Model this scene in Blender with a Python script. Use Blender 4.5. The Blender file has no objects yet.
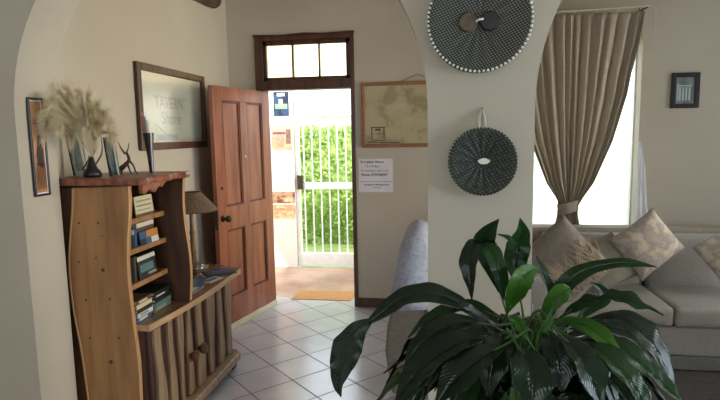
import bpy, bmesh, math, random
from mathutils import Vector, Matrix, noise
SC = bpy.context.scene
COL = SC.collection
R = math.radians
random.seed(7)

# ------------------------------------------------------------ camera
F = 541.0; EYE = Vector((0, 0, 1.6))
P_, Y_, R_ = R(6.9), R(9.0), R(1.0)
fwd = Vector((-math.sin(Y_)*math.cos(P_), math.cos(Y_)*math.cos(P_), -math.sin(P_)))
r0 = Vector((math.cos(Y_), math.sin(Y_), 0)); u0 = r0.cross(fwd)
rr = r0*math.cos(R_) - u0*math.sin(R_); uu = u0*math.cos(R_) + r0*math.sin(R_)
cam_d = bpy.data.cameras.new('camera'); cam = bpy.data.objects.new('camera', cam_d); COL.objects.link(cam)
cam_d.sensor_width = 36; cam_d.lens = F/720*36; cam_d.clip_start = 0.05; cam_d.clip_end = 200
M = Matrix((rr, uu, -fwd)).transposed().to_4x4(); M.translation = EYE
cam.matrix_world = M
SC.camera = cam

# ------------------------------------------------------------ light and exposure
SC.view_settings.view_transform = 'Standard'; SC.view_settings.look = 'None'
SC.view_settings.gamma = 1.0; SC.view_settings.exposure = 0.0
SC.view_settings.use_curve_mapping = False
SC.cycles.use_denoising = True
W = bpy.data.worlds.new('sky'); SC.world = W; W.use_nodes = True
bg = W.node_tree.nodes['Background']
bg.inputs[0].default_value = (0.80, 0.90, 1.0, 1); bg.inputs[1].default_value = 4.4

sd = bpy.data.lights.new('sun', 'SUN'); so = bpy.data.objects.new('sun', sd); COL.objects.link(so)
sd.energy = 6.5; sd.angle = R(1.0); sd.color = (1.0, 0.93, 0.8)
so.rotation_euler = Vector((0.35, 0.62, -0.70)).to_track_quat('-Z', 'Y').to_euler()

def area(name, loc, aim, sx, sy, power, color, portal=False):
    d = bpy.data.lights.new(name, 'AREA'); d.shape = 'RECTANGLE'; d.size = sx; d.size_y = sy
    d.energy = power; d.color = color
    if portal: d.cycles.is_portal = True
    o = bpy.data.objects.new(name, d); COL.objects.link(o); o.location = loc
    o.rotation_euler = Vector(aim).to_track_quat('-Z', 'Y').to_euler()
    return o
area('daylight_fill_front_room_side', (3.62, 0.55, 1.55), (-1, 0, -0.05), 1.5, 1.9, 70, (0.70, 0.84, 1.0))  # added lamp at an unseen window, boosts daylight to fill the interior
area('daylight_fill_front_room_rear', (-0.6, -2.52, 1.55), (0, 1, -0.05), 1.5, 2.2, 2, (1.0, 0.92, 0.80))  # weak fill lamp added behind the camera for the pillar front
area('daylight_fill_lounge_side', (3.62, 3.35, 1.6), (-1, 0, 0.06), 1.5, 1.5, 19, (1.0, 0.90, 0.74)).data.spread = R(64)  # added fill lamp out of view, spread narrowed to favour the left wall
area('portal_door', (-1.24, 5.12, 1.2), (0, -1, 0), 0.82, 2.4, 1, (1, 1, 1), True)
area('portal_window', (1.0, 5.12, 1.6), (0, -1, 0), 1.15, 1.55, 1, (1, 1, 1), True)

# ------------------------------------------------------------ helpers
def at(px, py, ax, v):
    d = fwd*F + rr*(px-360) + uu*(200-py)
    t = (v-EYE[ax])/d[ax]
    return EYE + d*t

def srgb(r, g, b):
    f = lambda c: (c/255/12.92) if c/255 <= .04045 else ((c/255+.055)/1.055)**2.4
    return (f(r), f(g), f(b), 1)

def mat(name, col, rough=.6, col2=None, scale=8.0, stretch=(1, 1, 1), bump=0.0, metal=0.0, spec=.5, detail=4.0, lo=.35, hi=.65, transl=0.0, coat=0.0):
    m = bpy.data.materials.new(name); m.use_nodes = True
    nt = m.node_tree; b = nt.nodes['Principled BSDF']
    b.inputs['Base Color'].default_value = col; b.inputs['Roughness'].default_value = rough
    b.inputs['Metallic'].default_value = metal; b.inputs['Specular IOR Level'].default_value = spec
    b.inputs['Coat Weight'].default_value = coat
    tc = nt.nodes.new('ShaderNodeTexCoord'); mp = nt.nodes.new('ShaderNodeMapping')
    mp.inputs['Scale'].default_value = stretch
    nt.links.new(tc.outputs['Object'], mp.inputs['Vector'])
    nz = nt.nodes.new('ShaderNodeTexNoise'); nz.inputs['Scale'].default_value = scale; nz.inputs['Detail'].default_value = detail
    nt.links.new(mp.outputs[0], nz.inputs['Vector'])
    cr = nt.nodes.new('ShaderNodeValToRGB')
    cr.color_ramp.elements[0].position = lo; cr.color_ramp.elements[1].position = hi
    cr.color_ramp.elements[0].color = col; cr.color_ramp.elements[1].color = col2 or tuple(min(1, c*1.12) for c in col[:3])+(1,)
    nt.links.new(nz.outputs['Fac'], cr.inputs[0]); nt.links.new(cr.outputs[0], b.inputs['Base Color'])
    if bump:
        bp = nt.nodes.new('ShaderNodeBump'); bp.inputs['Strength'].default_value = bump; bp.inputs['Distance'].default_value = .01
        nt.links.new(nz.outputs['Fac'], bp.inputs['Height']); nt.links.new(bp.outputs[0], b.inputs['Normal'])
    if transl:
        tr = nt.nodes.new('ShaderNodeBsdfTranslucent'); mx = nt.nodes.new('ShaderNodeMixShader'); mx.inputs[0].default_value = transl
        nt.links.new(cr.outputs[0], tr.inputs[0]); nt.links.new(b.outputs[0], mx.inputs[1]); nt.links.new(tr.outputs[0], mx.inputs[2])
        nt.links.new(mx.outputs[0], nt.nodes['Material Output'].inputs[0])
    m['cr'] = cr.name
    return m

def tag(o, label=None, cat=None, group=None, kind=None):
    if label: o['label'] = label
    if cat: o['category'] = cat
    if group: o['group'] = group
    if kind: o['kind'] = kind
    return o

def thing(name, label, cat, loc=(0, 0, 0), group=None, rz=0):
    o = bpy.data.objects.new(name, None); COL.objects.link(o); o.empty_display_size = .05
    o.location = loc; o.rotation_euler.z = rz
    bpy.context.view_layer.update()
    return tag(o, label, cat, group)

def obj(name, bm, mats, parent=None, smooth=False, local=False, bevel=0, solid=0, subsurf=0):
    """link a bmesh as one object; vertices are in world space unless local"""
    bmesh.ops.recalc_face_normals(bm, faces=bm.faces[:]) if smooth != 'keep' else None
    me = bpy.data.meshes.new(name); bm.to_mesh(me); bm.free()
    o = bpy.data.objects.new(name, me); COL.objects.link(o)
    for m in (mats if isinstance(mats, (list, tuple)) else [mats]): me.materials.append(m)
    if smooth:
        for p in me.polygons: p.use_smooth = True
    if parent is not None:
        o.parent = parent
        if not local:
            bpy.context.view_layer.update()
            o.matrix_parent_inverse = parent.matrix_world.inverted()
    if bevel:
        b = o.modifiers.new('bevel', 'BEVEL'); b.width = bevel; b.segments = 2; b.limit_method = 'ANGLE'
    if solid:
        s = o.modifiers.new('solid', 'SOLIDIFY'); s.thickness = solid; s.offset = 0
    if subsurf:
        s = o.modifiers.new('sub', 'SUBSURF'); s.levels = subsurf; s.render_levels = subsurf
    return o

def NB(): return bmesh.new()

def box(bm, lo, hi, mi=0, rot=None):
    vs = [bm.verts.new((x, y, z)) for x in (lo[0], hi[0]) for y in (lo[1], hi[1]) for z in (lo[2], hi[2])]
    if rot is not None:
        for v in vs: v.co = rot @ v.co
    for f in ((0, 1, 3, 2), (4, 6, 7, 5), (0, 4, 5, 1), (2, 3, 7, 6), (0, 2, 6, 4), (1, 5, 7, 3)):
        bm.faces.new([vs[i] for i in f]).material_index = mi
    return bm

def prism(bm, pts, ext, mi=0):
    """closed polygon pts (Vectors) extruded along vector ext"""
    a = [bm.verts.new(p) for p in pts]; b = [bm.verts.new(Vector(p)+Vector(ext)) for p in pts]
    n = len(a)
    bm.faces.new(a).material_index = mi; bm.faces.new(b[::-1]).material_index = mi
    for i in range(n):
        bm.faces.new((a[i], b[i], b[(i+1) % n], a[(i+1) % n])).material_index = mi
    return bm

def lathe(bm, prof, c=(0, 0, 0), n=24, mi=0, rot=None, ang0=0):
    c = Vector(c); rings = []
    for r, z in prof:
        ring = []
        for i in range(n):
            a = 2*math.pi*i/n+ang0
            v = Vector((r*math.cos(a), r*math.sin(a), z))
            if rot is not None: v = rot @ v
            ring.append(bm.verts.new(c+v))
        rings.append(ring)
    for k in range(len(rings)-1):
        for i in range(n):
            bm.faces.new((rings[k][i], rings[k][(i+1) % n], rings[k+1][(i+1) % n], rings[k+1][i])).material_index = mi
    bm.faces.new(rings[0][::-1]).material_index = mi; bm.faces.new(rings[-1]).material_index = mi
    return bm

def tube(bm, pts, rad, n=8, mi=0):
    pts = [Vector(p) for p in pts]
    if not isinstance(rad, (list, tuple)): rad = [rad]*len(pts)
    rings = []; up = None
    for i, p in enumerate(pts):
        t = (pts[min(i+1, len(pts)-1)]-pts[max(i-1, 0)]).normalized()
        if up is None: up = t.orthogonal().normalized()
        up = (up-t*up.dot(t)).normalized(); s = t.cross(up)
        rings.append([bm.verts.new(p+(up*math.cos(2*math.pi*k/n)+s*math.sin(2*math.pi*k/n))*rad[i]) for k in range(n)])
    for a, b in zip(rings, rings[1:]):
        for k in range(n):
            bm.faces.new((a[k], a[(k+1) % n], b[(k+1) % n], b[k])).material_index = mi
    bm.faces.new(rings[0][::-1]).material_index = mi; bm.faces.new(rings[-1]).material_index = mi
    return bm

def cat(pts, n=6):
    """Catmull-Rom through points (any tuples)"""
    pts = [Vector(p) for p in pts]; out = []
    e = [pts[0]*2-pts[1]]+pts+[pts[-1]*2-pts[-2]]
    for i in range(1, len(e)-2):
        for k in range(n):
            t = k/n
            out.append(.5*((2*e[i])+(e[i+1]-e[i-1])*t+(2*e[i-1]-5*e[i]+4*e[i+1]-e[i+2])*t*t+(3*e[i]-e[i-1]-3*e[i+1]+e[i+2])*t**3))
    out.append(pts[-1]); return out

def struct(name, bm, m, **k):
    return tag(obj(name, bm, m, **k), kind='structure')

def text(body, size, loc, rot, m, parent, name='lettering', align='LEFT', bold=0.0, ext=.0004):
    c = bpy.data.curves.new(name, 'FONT'); c.body = body; c.size = size; c.extrude = ext; c.align_x = align; c.offset = bold
    tmp = bpy.data.objects.new('tmp', c); COL.objects.link(tmp); bpy.context.view_layer.update()
    me = bpy.data.meshes.new_from_object(tmp.evaluated_get(bpy.context.evaluated_depsgraph_get()))
    bpy.data.objects.remove(tmp); bpy.data.curves.remove(c)
    me.materials.clear(); me.materials.append(m)
    o = bpy.data.objects.new(name, me); COL.objects.link(o)
    o.matrix_world = Matrix.Translation(loc) @ rot
    o.parent = parent; bpy.context.view_layer.update()
    o.matrix_parent_inverse = parent.matrix_world.inverted()
    return o

# ------------------------------------------------------------ materials
plaster = mat('plaster', srgb(192, 181, 162), .85, srgb(200, 189, 170), 1.6, bump=.05)
plaster_arch = mat('plaster_arch', srgb(184, 174, 154), .8, srgb(192, 182, 162), 2.0, bump=.05)
white_wall = mat('white_wall', srgb(238, 232, 220), .8, srgb(246, 240, 230), 3, bump=.05)
ceil_m = mat('ceiling_paint', srgb(196, 190, 178), .9)
dark_wood = mat('dark_wood', srgb(62, 36, 22), .38, srgb(92, 54, 34), 6, (3, 3, .5), .1)
door_wood = mat('door_wood', srgb(128, 68, 42), .32, srgb(166, 98, 64), 5, (3, 3, .35), .08)
door_dark = mat('door_dark_wood', srgb(70, 34, 20), .45, srgb(110, 56, 34), 5, (3, 3, .35))
pine = mat('pine', srgb(138, 96, 56), .5, srgb(172, 124, 78), 4, (4, 4, .5), .1)
pine_edge = mat('pine_edge', srgb(176, 128, 82), .45, srgb(198, 152, 102), 6, (4, 4, .6), .1)
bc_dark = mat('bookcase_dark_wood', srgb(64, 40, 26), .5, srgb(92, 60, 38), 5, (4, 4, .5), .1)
red_wood = mat('red_wood', srgb(110, 62, 46), .38, srgb(160, 98, 72), 7, (4, .7, 4), .2)
plank_light = mat('plank_light', srgb(128, 102, 76), .45, srgb(160, 130, 98), 5, (5, 5, .5), .1)
plank_dark = mat('plank_dark', srgb(48, 28, 20), .45, srgb(74, 44, 34), 5, (5, 5, .5), .1)
knot_m = mat('knot', srgb(78, 44, 26), .5)
beam_m = mat('beam_wood', srgb(74, 50, 36), .6, srgb(108, 78, 58), 8, (4, .6, 4), .3)
black = mat('black', srgb(22, 20, 20), .4)
brass = mat('aged_metal', srgb(70, 58, 44), .35, metal=.8)
fabric = mat('sofa_fabric', srgb(158, 153, 146), .9, srgb(168, 163, 156), 60, bump=.15)
taupe = mat('curtain_fabric', srgb(190, 178, 160), .85, srgb(198, 186, 168), 30, bump=.1, transl=.3)
sheer = mat('sheer_fabric', srgb(246, 244, 248), .8, transl=.5)
rug_m = mat('rug_pile', srgb(74, 68, 66), .95, srgb(92, 85, 82), 50, bump=.3)
paper = mat('paper', srgb(226, 218, 220), .7)
ink = mat('ink', srgb(62, 58, 66), .7)
cream = mat('cream', srgb(220, 208, 180), .6)
white = mat('white_paint', srgb(240, 238, 232), .5)
bead_m = mat('cream_bead', srgb(222, 220, 200), .4)

def glass(name, tint=(1, 1, 1, 1), gloss=.08, rough=.02):
    m = bpy.data.materials.new(name); m.use_nodes = True; nt = m.node_tree; nt.nodes.clear()
    o = nt.nodes.new('ShaderNodeOutputMaterial'); t = nt.nodes.new('ShaderNodeBsdfTransparent'); g = nt.nodes.new('ShaderNodeBsdfGlossy')
    mx = nt.nodes.new('ShaderNodeMixShader'); mx.inputs[0].default_value = gloss
    t.inputs[0].default_value = tint; g.inputs['Roughness'].default_value = rough
    nt.links.new(t.outputs[0], mx.inputs[1]); nt.links.new(g.outputs[0], mx.inputs[2]); nt.links.new(mx.outputs[0], o.inputs[0])
    return m
pane_m = glass('window_glass', (.95, .98, 1, 1), .06)
pic_glass = glass('picture_glass', (1, 1, 1, 1), .22, .25)
ornament_glass = glass('ornament_glass', (.62, .74, .76, 1), .25)
frost = glass('frosted_glass', (1.0, .93, .74, 1), .03)

# tiled floor
def tiles_mat():
    m = bpy.data.materials.new('floor_tiles'); m.use_nodes = True; nt = m.node_tree; b = nt.nodes['Principled BSDF']
    tc = nt.nodes.new('ShaderNodeTexCoord'); mp = nt.nodes.new('ShaderNodeMapping')
    mp.inputs['Rotation'].default_value = (0, 0, -R(46)); T = .298
    # put a tile corner on (-1.212, 3.914)
    c, s = math.cos(R(-46)), math.sin(R(-46)); ax, ay = -1.212*c-3.914*s, -1.212*s+3.914*c
    mp.inputs['Location'].default_value = (-(ax % T), -(ay % T), 0)
    br = nt.nodes.new('ShaderNodeTexBrick'); br.offset = 0; br.squash = 1
    br.inputs['Scale'].default_value = 1; br.inputs['Brick Width'].default_value = T; br.inputs['Row Height'].default_value = T
    br.inputs['Mortar Size'].default_value = .0045; br.inputs['Mortar Smooth'].default_value = .1
    br.inputs['Color1'].default_value = srgb(208, 204, 208); br.inputs['Color2'].default_value = srgb(198, 193, 197)
    br.inputs['Mortar'].default_value = srgb(92, 84, 80)
    nt.links.new(tc.outputs['Object'], mp.inputs[0]); nt.links.new(mp.outputs[0], br.inputs['Vector'])
    nz = nt.nodes.new('ShaderNodeTexNoise'); nz.inputs['Scale'].default_value = 5; nt.links.new(tc.outputs['Object'], nz.inputs['Vector'])
    mx = nt.nodes.new('ShaderNodeMix'); mx.data_type = 'RGBA'; mx.blend_type = 'MULTIPLY'; mx.inputs[0].default_value = .25
    nt.links.new(br.outputs['Color'], mx.inputs[6]); nt.links.new(nz.outputs['Fac'], mx.inputs[7])
    nt.links.new(mx.outputs[2], b.inputs['Base Color'])
    rmp = nt.nodes.new('ShaderNodeMapRange'); rmp.inputs[3].default_value = .22; rmp.inputs[4].default_value = .8
    nt.links.new(br.outputs['Fac'], rmp.inputs[0]); nt.links.new(rmp.outputs[0], b.inputs['Roughness'])
    bp = nt.nodes.new('ShaderNodeBump'); bp.invert = True; bp.inputs['Strength'].default_value = .4; bp.inputs['Distance'].default_value = .003
    nt.links.new(br.outputs['Fac'], bp.inputs['Height']); nt.links.new(bp.outputs[0], b.inputs['Normal'])
    b.inputs['Specular IOR Level'].default_value = 1.0; b.inputs['IOR'].default_value = 1.6
    return m
tiles = tiles_mat()

# ------------------------------------------------------------ the setting
XL, XR, YF, YB, ZC = -1.98, 3.5, 4.86, -2.4, 2.92
WT = .22
struct('floor', box(NB(), (-3.2, YB-.2, -.12), (3.8, YF+WT, 0)), tiles)
struct('ceiling', box(NB(), (-3.4, YB-.3, ZC), (3.9, YF+WT, ZC+.15)), ceil_m)
# far wall with door opening and window opening
DX0, DX1, DZ = -1.715, -.80, 2.5
WX0, WX1, WZ0, WZ1 = .46, 1.60, .735, 2.38
bm = NB()
box(bm, (XL-.2, YF, 0), (DX0, YF+WT, ZC)); box(bm, (DX0, YF, DZ), (DX1, YF+WT, ZC))
box(bm, (DX1, YF, 0), (WX0, YF+WT, ZC)); box(bm, (WX0, YF, 0), (WX1, YF+WT, WZ0)); box(bm, (WX0, YF, WZ1), (WX1, YF+WT, ZC))
box(bm, (WX1, YF, 0), (XR+.2, YF+WT, ZC))
struct('wall_far', bm, plaster)
struct('wall_left', box(NB(), (XL-.2, 2.336, 0), (XL, YF, ZC)), plaster)
# right wall with two windows out of view
bm = NB()
ys = [YB, -.4, 1.5, 2.60, 4.10, YF]
for i in range(5):
    if i in (1, 3):
        z0 = .8 if i == 1 else .85; z1 = 2.3 if i == 1 else 2.35
        box(bm, (XR, ys[i], 0), (XR+.2, ys[i+1], z0)); box(bm, (XR, ys[i], z1), (XR+.2, ys[i+1], ZC))
    else: box(bm, (XR, ys[i], 0), (XR+.2, ys[i+1], ZC))
struct('wall_right', bm, plaster)
bm = NB()
box(bm, (-3.2, YB-.2, 0), (-1.7, YB, ZC)); box(bm, (.5, YB-.2, 0), (XR+.2, YB, ZC))
box(bm, (-1.7, YB-.2, 0), (.5, YB, .8)); box(bm, (-1.7, YB-.2, 2.3), (.5, YB, ZC))
struct('wall_rear', bm, plaster)
struct('wall_front_room_left', box(NB(), (-3.2, YB, 0), (-3.0, 2.1, ZC)), plaster)
# arched wall
Y0, Y1 = 2.1, 2.336
AX = [(-1.832, -.066), (.328, 2.09)]; SP = 1.69
def arch(x0, x1):
    c = (x0+x1)/2; r = (x1-x0)/2
    return [(x0, 0)]+[(c-r*math.cos(math.pi*i/40), SP+r*math.sin(math.pi*i/40)) for i in range(41)]+[(x1, 0)]
bm = NB()
pts = [(-3.2, ZC), (-3.2, 0)]+arch(*AX[0])+arch(*AX[1])+[(XR, 0), (XR, ZC)]
# build with strips so that every face is convex
def quadprism(x0, z0a, z0b, x1): # column between x0 and x1, from lower curve to ceiling
    prism(bm, [Vector((x0, Y0, z0a)), Vector((x1, Y0, z0b)), Vector((x1, Y0, ZC)), Vector((x0, Y0, ZC))], (0, Y1-Y0, 0))
flat = pts[1:-1]
vA = []
for x, z in flat:
    vA.append((bm.verts.new((x, Y0, z)), bm.verts.new((x, Y1, z)), bm.verts.new((x, Y0, ZC)), bm.verts.new((x, Y1, ZC))))
for a, b in zip(vA, vA[1:]):
    bm.faces.new((a[0], b[0], b[1], a[1]))
    if (a[0].co.x-b[0].co.x)**2 > 1e-10:
        bm.faces.new((a[0], a[2], b[2], b[0])); bm.faces.new((a[1], b[1], b[3], a[3])); bm.faces.new((a[2], a[3], b[3], b[2]))
bmesh.ops.remove_doubles(bm, verts=bm.verts[:], dist=1e-5)
struct('wall_arches', bm, plaster_arch)
# skirting
struct('baseboard_far', box(NB(), (DX1+.002, YF-.018, 0), (3.4, YF, .085)), dark_wood, bevel=.004)
# rafters: round logs under the ceiling
for i, (x, y1, z, r) in enumerate([(-1.93, 4.50, 2.745, .07), (-1.14, YF, 2.86, .055), (-.25, YF, 2.86, .055), (.65, YF, 2.86, .055), (1.55, YF, 2.86, .055), (2.45, YF, 2.86, .055)]):
    bm = NB(); n = 12
    tube(bm, [(x+.008*math.sin(k*2.1), 2.34+(y1-2.34)*k/n, z+.008*math.cos(k*1.7)) for k in range(n+1)], [r*(1+.07*math.sin(k*1.9)) for k in range(n+1)], 12)
    struct('trim_%d' % (i+1), bm, beam_m, smooth=True)

# door frame
bm = NB(); fy0, fy1 = YF-.025, YF+.12
box(bm, (DX0, fy0, 0), (DX0+.075, fy1, DZ)); box(bm, (DX1-.035, fy0, 0), (DX1, fy1, DZ))
box(bm, (DX0+.075, fy0, DZ-.05), (DX1-.035, fy1, DZ)); box(bm, (DX0+.075, fy0, 2.015), (DX1-.035, fy1, 2.10))
# uneven top edge
prism(bm, [Vector((DX0-.01, fy0, DZ-.01)), Vector((DX1+.004, fy0, DZ-.01)), Vector((DX1+.004, fy0, DZ+.012)), Vector((-1.05, fy0, DZ+.004)), Vector((-1.25, fy0, DZ+.014)), Vector((-1.45, fy0, DZ+.002)), Vector((DX0-.01, fy0, DZ+.012))], (0, .03, 0))
dfr = struct('door_1', bm, dark_wood, bevel=.003)
bm = NB(); tx0, tx1, tz0, tz1 = DX0+.075, DX1-.035, 2.10, 2.45
box(bm, (tx0, YF, tz0), (tx1, YF+.04, tz0+.03)); box(bm, (tx0, YF, tz1-.035), (tx1, YF+.04, tz1))
box(bm, (tx0, YF, tz0), (tx0+.03, YF+.04, tz1)); box(bm, (tx1-.04, YF, tz0), (tx1, YF+.04, tz1))
for k in (1, 2):
    x = tx0+.03+(tx1-.04-tx0-.03)*k/3; box(bm, (x-.008, YF, tz0), (x+.008, YF+.04, tz1))
obj('transom_sash', bm, dark_wood, dfr, bevel=.002)
obj('transom_pane', box(NB(), (tx0+.02, YF+.018, tz0+.02), (tx1-.02, YF+.022, tz1-.02)), frost, dfr)

# window frame, pane, sill
bm = NB(); wy = YF+.12
for a, b in (((WX0, wy, WZ0), (WX1, wy+.05, WZ0+.04)), ((WX0, wy, WZ1-.04), (WX1, wy+.05, WZ1)), ((WX0, wy, WZ0+.04), (WX0+.035, wy+.05, WZ1-.04)), ((WX1-.012, wy, WZ0+.04), (WX1, wy+.05, WZ1-.04)), ):
    box(bm, a, b)
win = struct('window_1', bm, white)
obj('window_pane', box(NB(), (WX0+.035, wy+.02, WZ0+.04), (WX1-.012, wy+.024, WZ1-.04)), pane_m, win)
obj('window_sill', box(NB(), (WX0, YF-.02, WZ0-.03), (WX1, wy, WZ0)), white, win)

# ------------------------------------------------------------ outside: porch, gate, hedge
porch_m = mat('porch_floor', srgb(146, 104, 84), .35, srgb(190, 156, 134), 2.2, (1, 1, 1), .1, detail=6)
struct('floor_porch', box(NB(), (-3.2, YF+WT, -.14), (.25, 6.32, -.01)), porch_m)
grass_m = mat('grass', srgb(120, 140, 70), .9, srgb(160, 168, 100), 4)
struct('ground_garden', box(NB(), (-25, YF+WT+.001, -.4), (25, 60, -.145)), grass_m)
struct('wall_bright_backdrop', box(NB(), (.75, 9.6, -.145), (9, 9.8, 2.0)), white_wall)  # made-up pale wall, added so the window view burns out white
bm = NB(); PY = 6.32
box(bm, (-3.2, PY, -.1), (-1.80, PY+.15, 2.75)); box(bm, (-.86, PY, -.1), (.25, PY+.15, 2.75))
struct('wall_porch', bm, white_wall)
struct('wall_porch_side', box(NB(), (-3.35, YF+WT, -.1), (-3.2, PY+.15, 2.75)), white_wall)
gate = thing('security_gate', 'white steel gate of thin upright bars closing the porch, green hedge behind it', 'gate', (-1.33, PY+.07, 0))
bm = NB(); gx0, gx1 = -1.795, -.865
box(bm, (gx0, PY+.05, -.01), (gx0+.05, PY+.1, 2.1)); box(bm, (gx1-.05, PY+.05, -.01), (gx1, PY+.1, 2.1))
box(bm, (gx0+.05, PY+.052, 2.05), (gx1-.05, PY+.098, 2.098)); box(bm, (gx0+.05, PY+.052, -.008), (gx1-.05, PY+.098, .16)); box(bm, (gx0+.05, PY+.055, .95), (gx1-.05, PY+.095, 1.03))
obj('gate_frame', bm, white, gate)
for k in range(8):
    x = gx0+.05+(gx1-gx0-.1)*(k+.5)/8
    b_ = NB(); tube(b_, [(x, PY+.075, .12), (x, PY+.075, 2.07)], .009, 8); obj('bar', b_, white, gate)
bm = NB(); box(bm, (gx0+.02, PY+.03, .95), (gx0+.09, PY+.05, 1.12)); tube(bm, [(gx0+.055, PY+.03, 1.04), (gx0+.055, PY-.02, 1.04), (gx0+.12, PY-.02, 1.04)], .008, 8)
obj('lock', bm, brass, gate)

# posters on the porch wall
def poster(name, label, cat_, px0, py0, px1, py1, cols, yy=PY-.004):
    a = at(px0, py0, 1, yy); b = at(px1, py1, 1, yy)
    m = mat(name+'_print', cols[0], .5, cols[1], 14, lo=.47, hi=.53)
    t = tag(obj(name, box(NB(), (a.x, yy, b.z), (b.x, yy+.003, a.z)), m), label, cat_)
    for (u0_, v0, u1_, v1, c) in cols[2:]:
        q = NB(); box(q, (a.x+(b.x-a.x)*u0_, yy-.001, b.z+(a.z-b.z)*v0), (a.x+(b.x-a.x)*u1_, yy, b.z+(a.z-b.z)*v1))
        obj('printed_block', q, mat('print_ink', c, .5, tuple(min(1, k*1.5) for k in c[:3])+(1,), 20), t)
    return t
poster('wall_poster', 'dark blue poster, topmost print on the white porch wall left of the gate', 'poster', 273, 92, 289, 116, [srgb(16, 26, 56), srgb(36, 66, 104), (.1, .3, .9, .5, srgb(120, 170, 120)), (.25, .82, .75, .94, srgb(200, 215, 230)), (.35, .5, .62, .7, srgb(200, 170, 150))])
poster('wall_poster', 'pale pink and brown poster just under the dark blue one on the porch wall', 'poster', 271, 120, 292, 150, [srgb(238, 190, 150), srgb(230, 208, 160), (.05, .82, .95, .98, srgb(244, 224, 190)), (.06, .52, .7, .6, srgb(160, 80, 110)), (.72, .2, .95, .7, srgb(150, 110, 100)), (.1, .08, .62, .4, srgb(226, 160, 130))])
poster('wall_poster', 'red patterned print low on the porch wall, above the orange striped one', 'poster', 272, 192, 295, 203, [srgb(150, 70, 50), srgb(214, 170, 130), (.55, .1, .9, .5, srgb(226, 190, 140))])
poster('wall_poster', 'orange and cream striped print, lowest of those on the porch wall', 'poster', 273, 205, 296, 219, [srgb(230, 170, 120), srgb(244, 214, 170), (0, .6, 1, .78, srgb(236, 150, 100)), (0, .2, 1, .34, srgb(240, 180, 130))])

mat_m = mat('coir', srgb(170, 120, 66), .95, srgb(196, 146, 90), 90, bump=.4)
tag(obj('doormat', box(NB(), (-1.50, YF+.14, -.01), (-.90, YF+.46, .006)), mat_m, bevel=.006), 'tan coir doormat lying on the porch floor just outside the open doorway', 'doormat')

leafg = mat('hedge_leaf', srgb(120, 150, 70), .5, srgb(176, 200, 110), 9, transl=.35)
random.seed(3); bm = NB()
box(bm, (-4.5, 8.5, -.145), (.6, 9.2, 1.6))
for i in range(12000):
    x = random.uniform(-4.5, .6); z = random.uniform(-.145, 1.72+.06*math.sin(x*5)); y = 8.45+random.uniform(-.08, .14)+(.1*noise.noise(Vector((x*3, z*3, 0))))
    if i % 5 == 0: y = random.uniform(8.4, 9.2); z = 1.6+random.uniform(0, .14)
    s = random.uniform(.025, .05); d = Vector((random.uniform(-1, 1), random.uniform(-1, .2), random.uniform(-1, 1))).normalized()
    e = d.orthogonal().normalized()*.5; c = Vector((x, y, z))
    bm.faces.new([bm.verts.new(c-d*s), bm.verts.new(c+e*s), bm.verts.new(c+d*s), bm.verts.new(c-e*s)])
hed = obj('hedge', bm, leafg, smooth='keep'); tag(hed, 'clipped bright green sunlit hedge seen through the white porch gate', 'hedge')
nh = thing('neighbour_house', 'pale house with a light blue roof beyond the hedge, above the gate', 'house', (0, 24, 0))
obj('wall', box(NB(), (-12, 24, -.145), (10, 30, 2.5)), white_wall, nh)
bm = NB(); prism(bm, [Vector((-12.5, 23.4, 2.45)), Vector((-12.5, 30.6, 2.45)), Vector((-12.5, 27, 3.6))], (23, 0, 0))
obj('roof', bm, mat('roof_sheet', srgb(176, 206, 224), .5, srgb(190, 216, 232), 3), nh)

# ------------------------------------------------------------ panelled door
hinge = Vector((-1.635, 4.835, 0)); ddir = Vector((-.23, -.973, 0)).normalized(); LW = .815; DH = 2.0; TH = .042
dn = Vector((ddir.y, -ddir.x, 0)) # candidate normal
if dn.x < 0: dn = -dn
def dpt(u, w, z): return hinge+ddir*u+dn*w+Vector((0, 0, z))
def dbox(bm, u0_, u1_, z0, z1, w0, w1, mi=0):
    vs = [bm.verts.new(dpt(u, w, z)) for u in (u0_, u1_) for w in (w0, w1) for z in (z0, z1)]
    for f in ((0, 1, 3, 2), (4, 6, 7, 5), (0, 4, 5, 1), (2, 3, 7, 6), (0, 2, 6, 4), (1, 5, 7, 3)):
        bm.faces.new([vs[i] for i in f]).material_index = mi
door = thing('panelled_door', 'red-brown four-panel wooden door standing open into the room', 'door', tuple(hinge))
bm = NB(); z0 = .025
us = [0, .115, .36, .455, .70, LW]   # stile, panel, mullion, panel, stile
dbox(bm, us[0], us[1], z0, DH, 0, TH); dbox(bm, us[4], us[5], z0, DH, 0, TH)
dbox(bm, us[1], us[4], z0, .27, 0, TH); dbox(bm, us[1], us[4], .84, 1.03, 0, TH); dbox(bm, us[1], us[4], 1.89, DH, 0, TH)
dbox(bm, us[2], us[3], .27, .84, 0, TH); dbox(bm, us[2], us[3], 1.03, 1.89, 0, TH)
obj('door_frame_rails', bm, door_wood, door, bevel=.003)
for (ua, ub) in ((us[1], us[2]), (us[3], us[4])):
    for (za, zb) in ((.27, .84), (1.03, 1.89)):
        bm = NB(); dbox(bm, ua, ub, za, zb, .012, .026)
        # dark moulding round the panel
        for (a, b, c, d) in ((ua, ua+.018, za, zb), (ub-.018, ub, za, zb), (ua+.018, ub-.018, za, za+.018), (ua+.018, ub-.018, zb-.018, zb)):
            dbox(bm, a, b, c, d, .026, .036, 1)
        obj('panel', bm, [door_wood, door_dark], door, bevel=.002)
bm = NB(); dbox(bm, 0, LW, .004, .05, TH, TH+.012); obj('draught_strip', bm, cream, door)
rotk = dn.to_track_quat('Z', 'Y').to_matrix()
bm = NB(); lathe(bm, [(.028, 0), (.028, .006), (.012, .01), (.010, .03), (.024, .04), (.03, .055), (.024, .07), (.008, .075)], dpt(LW-.06, TH, .945), 16, rot=rotk)
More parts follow.
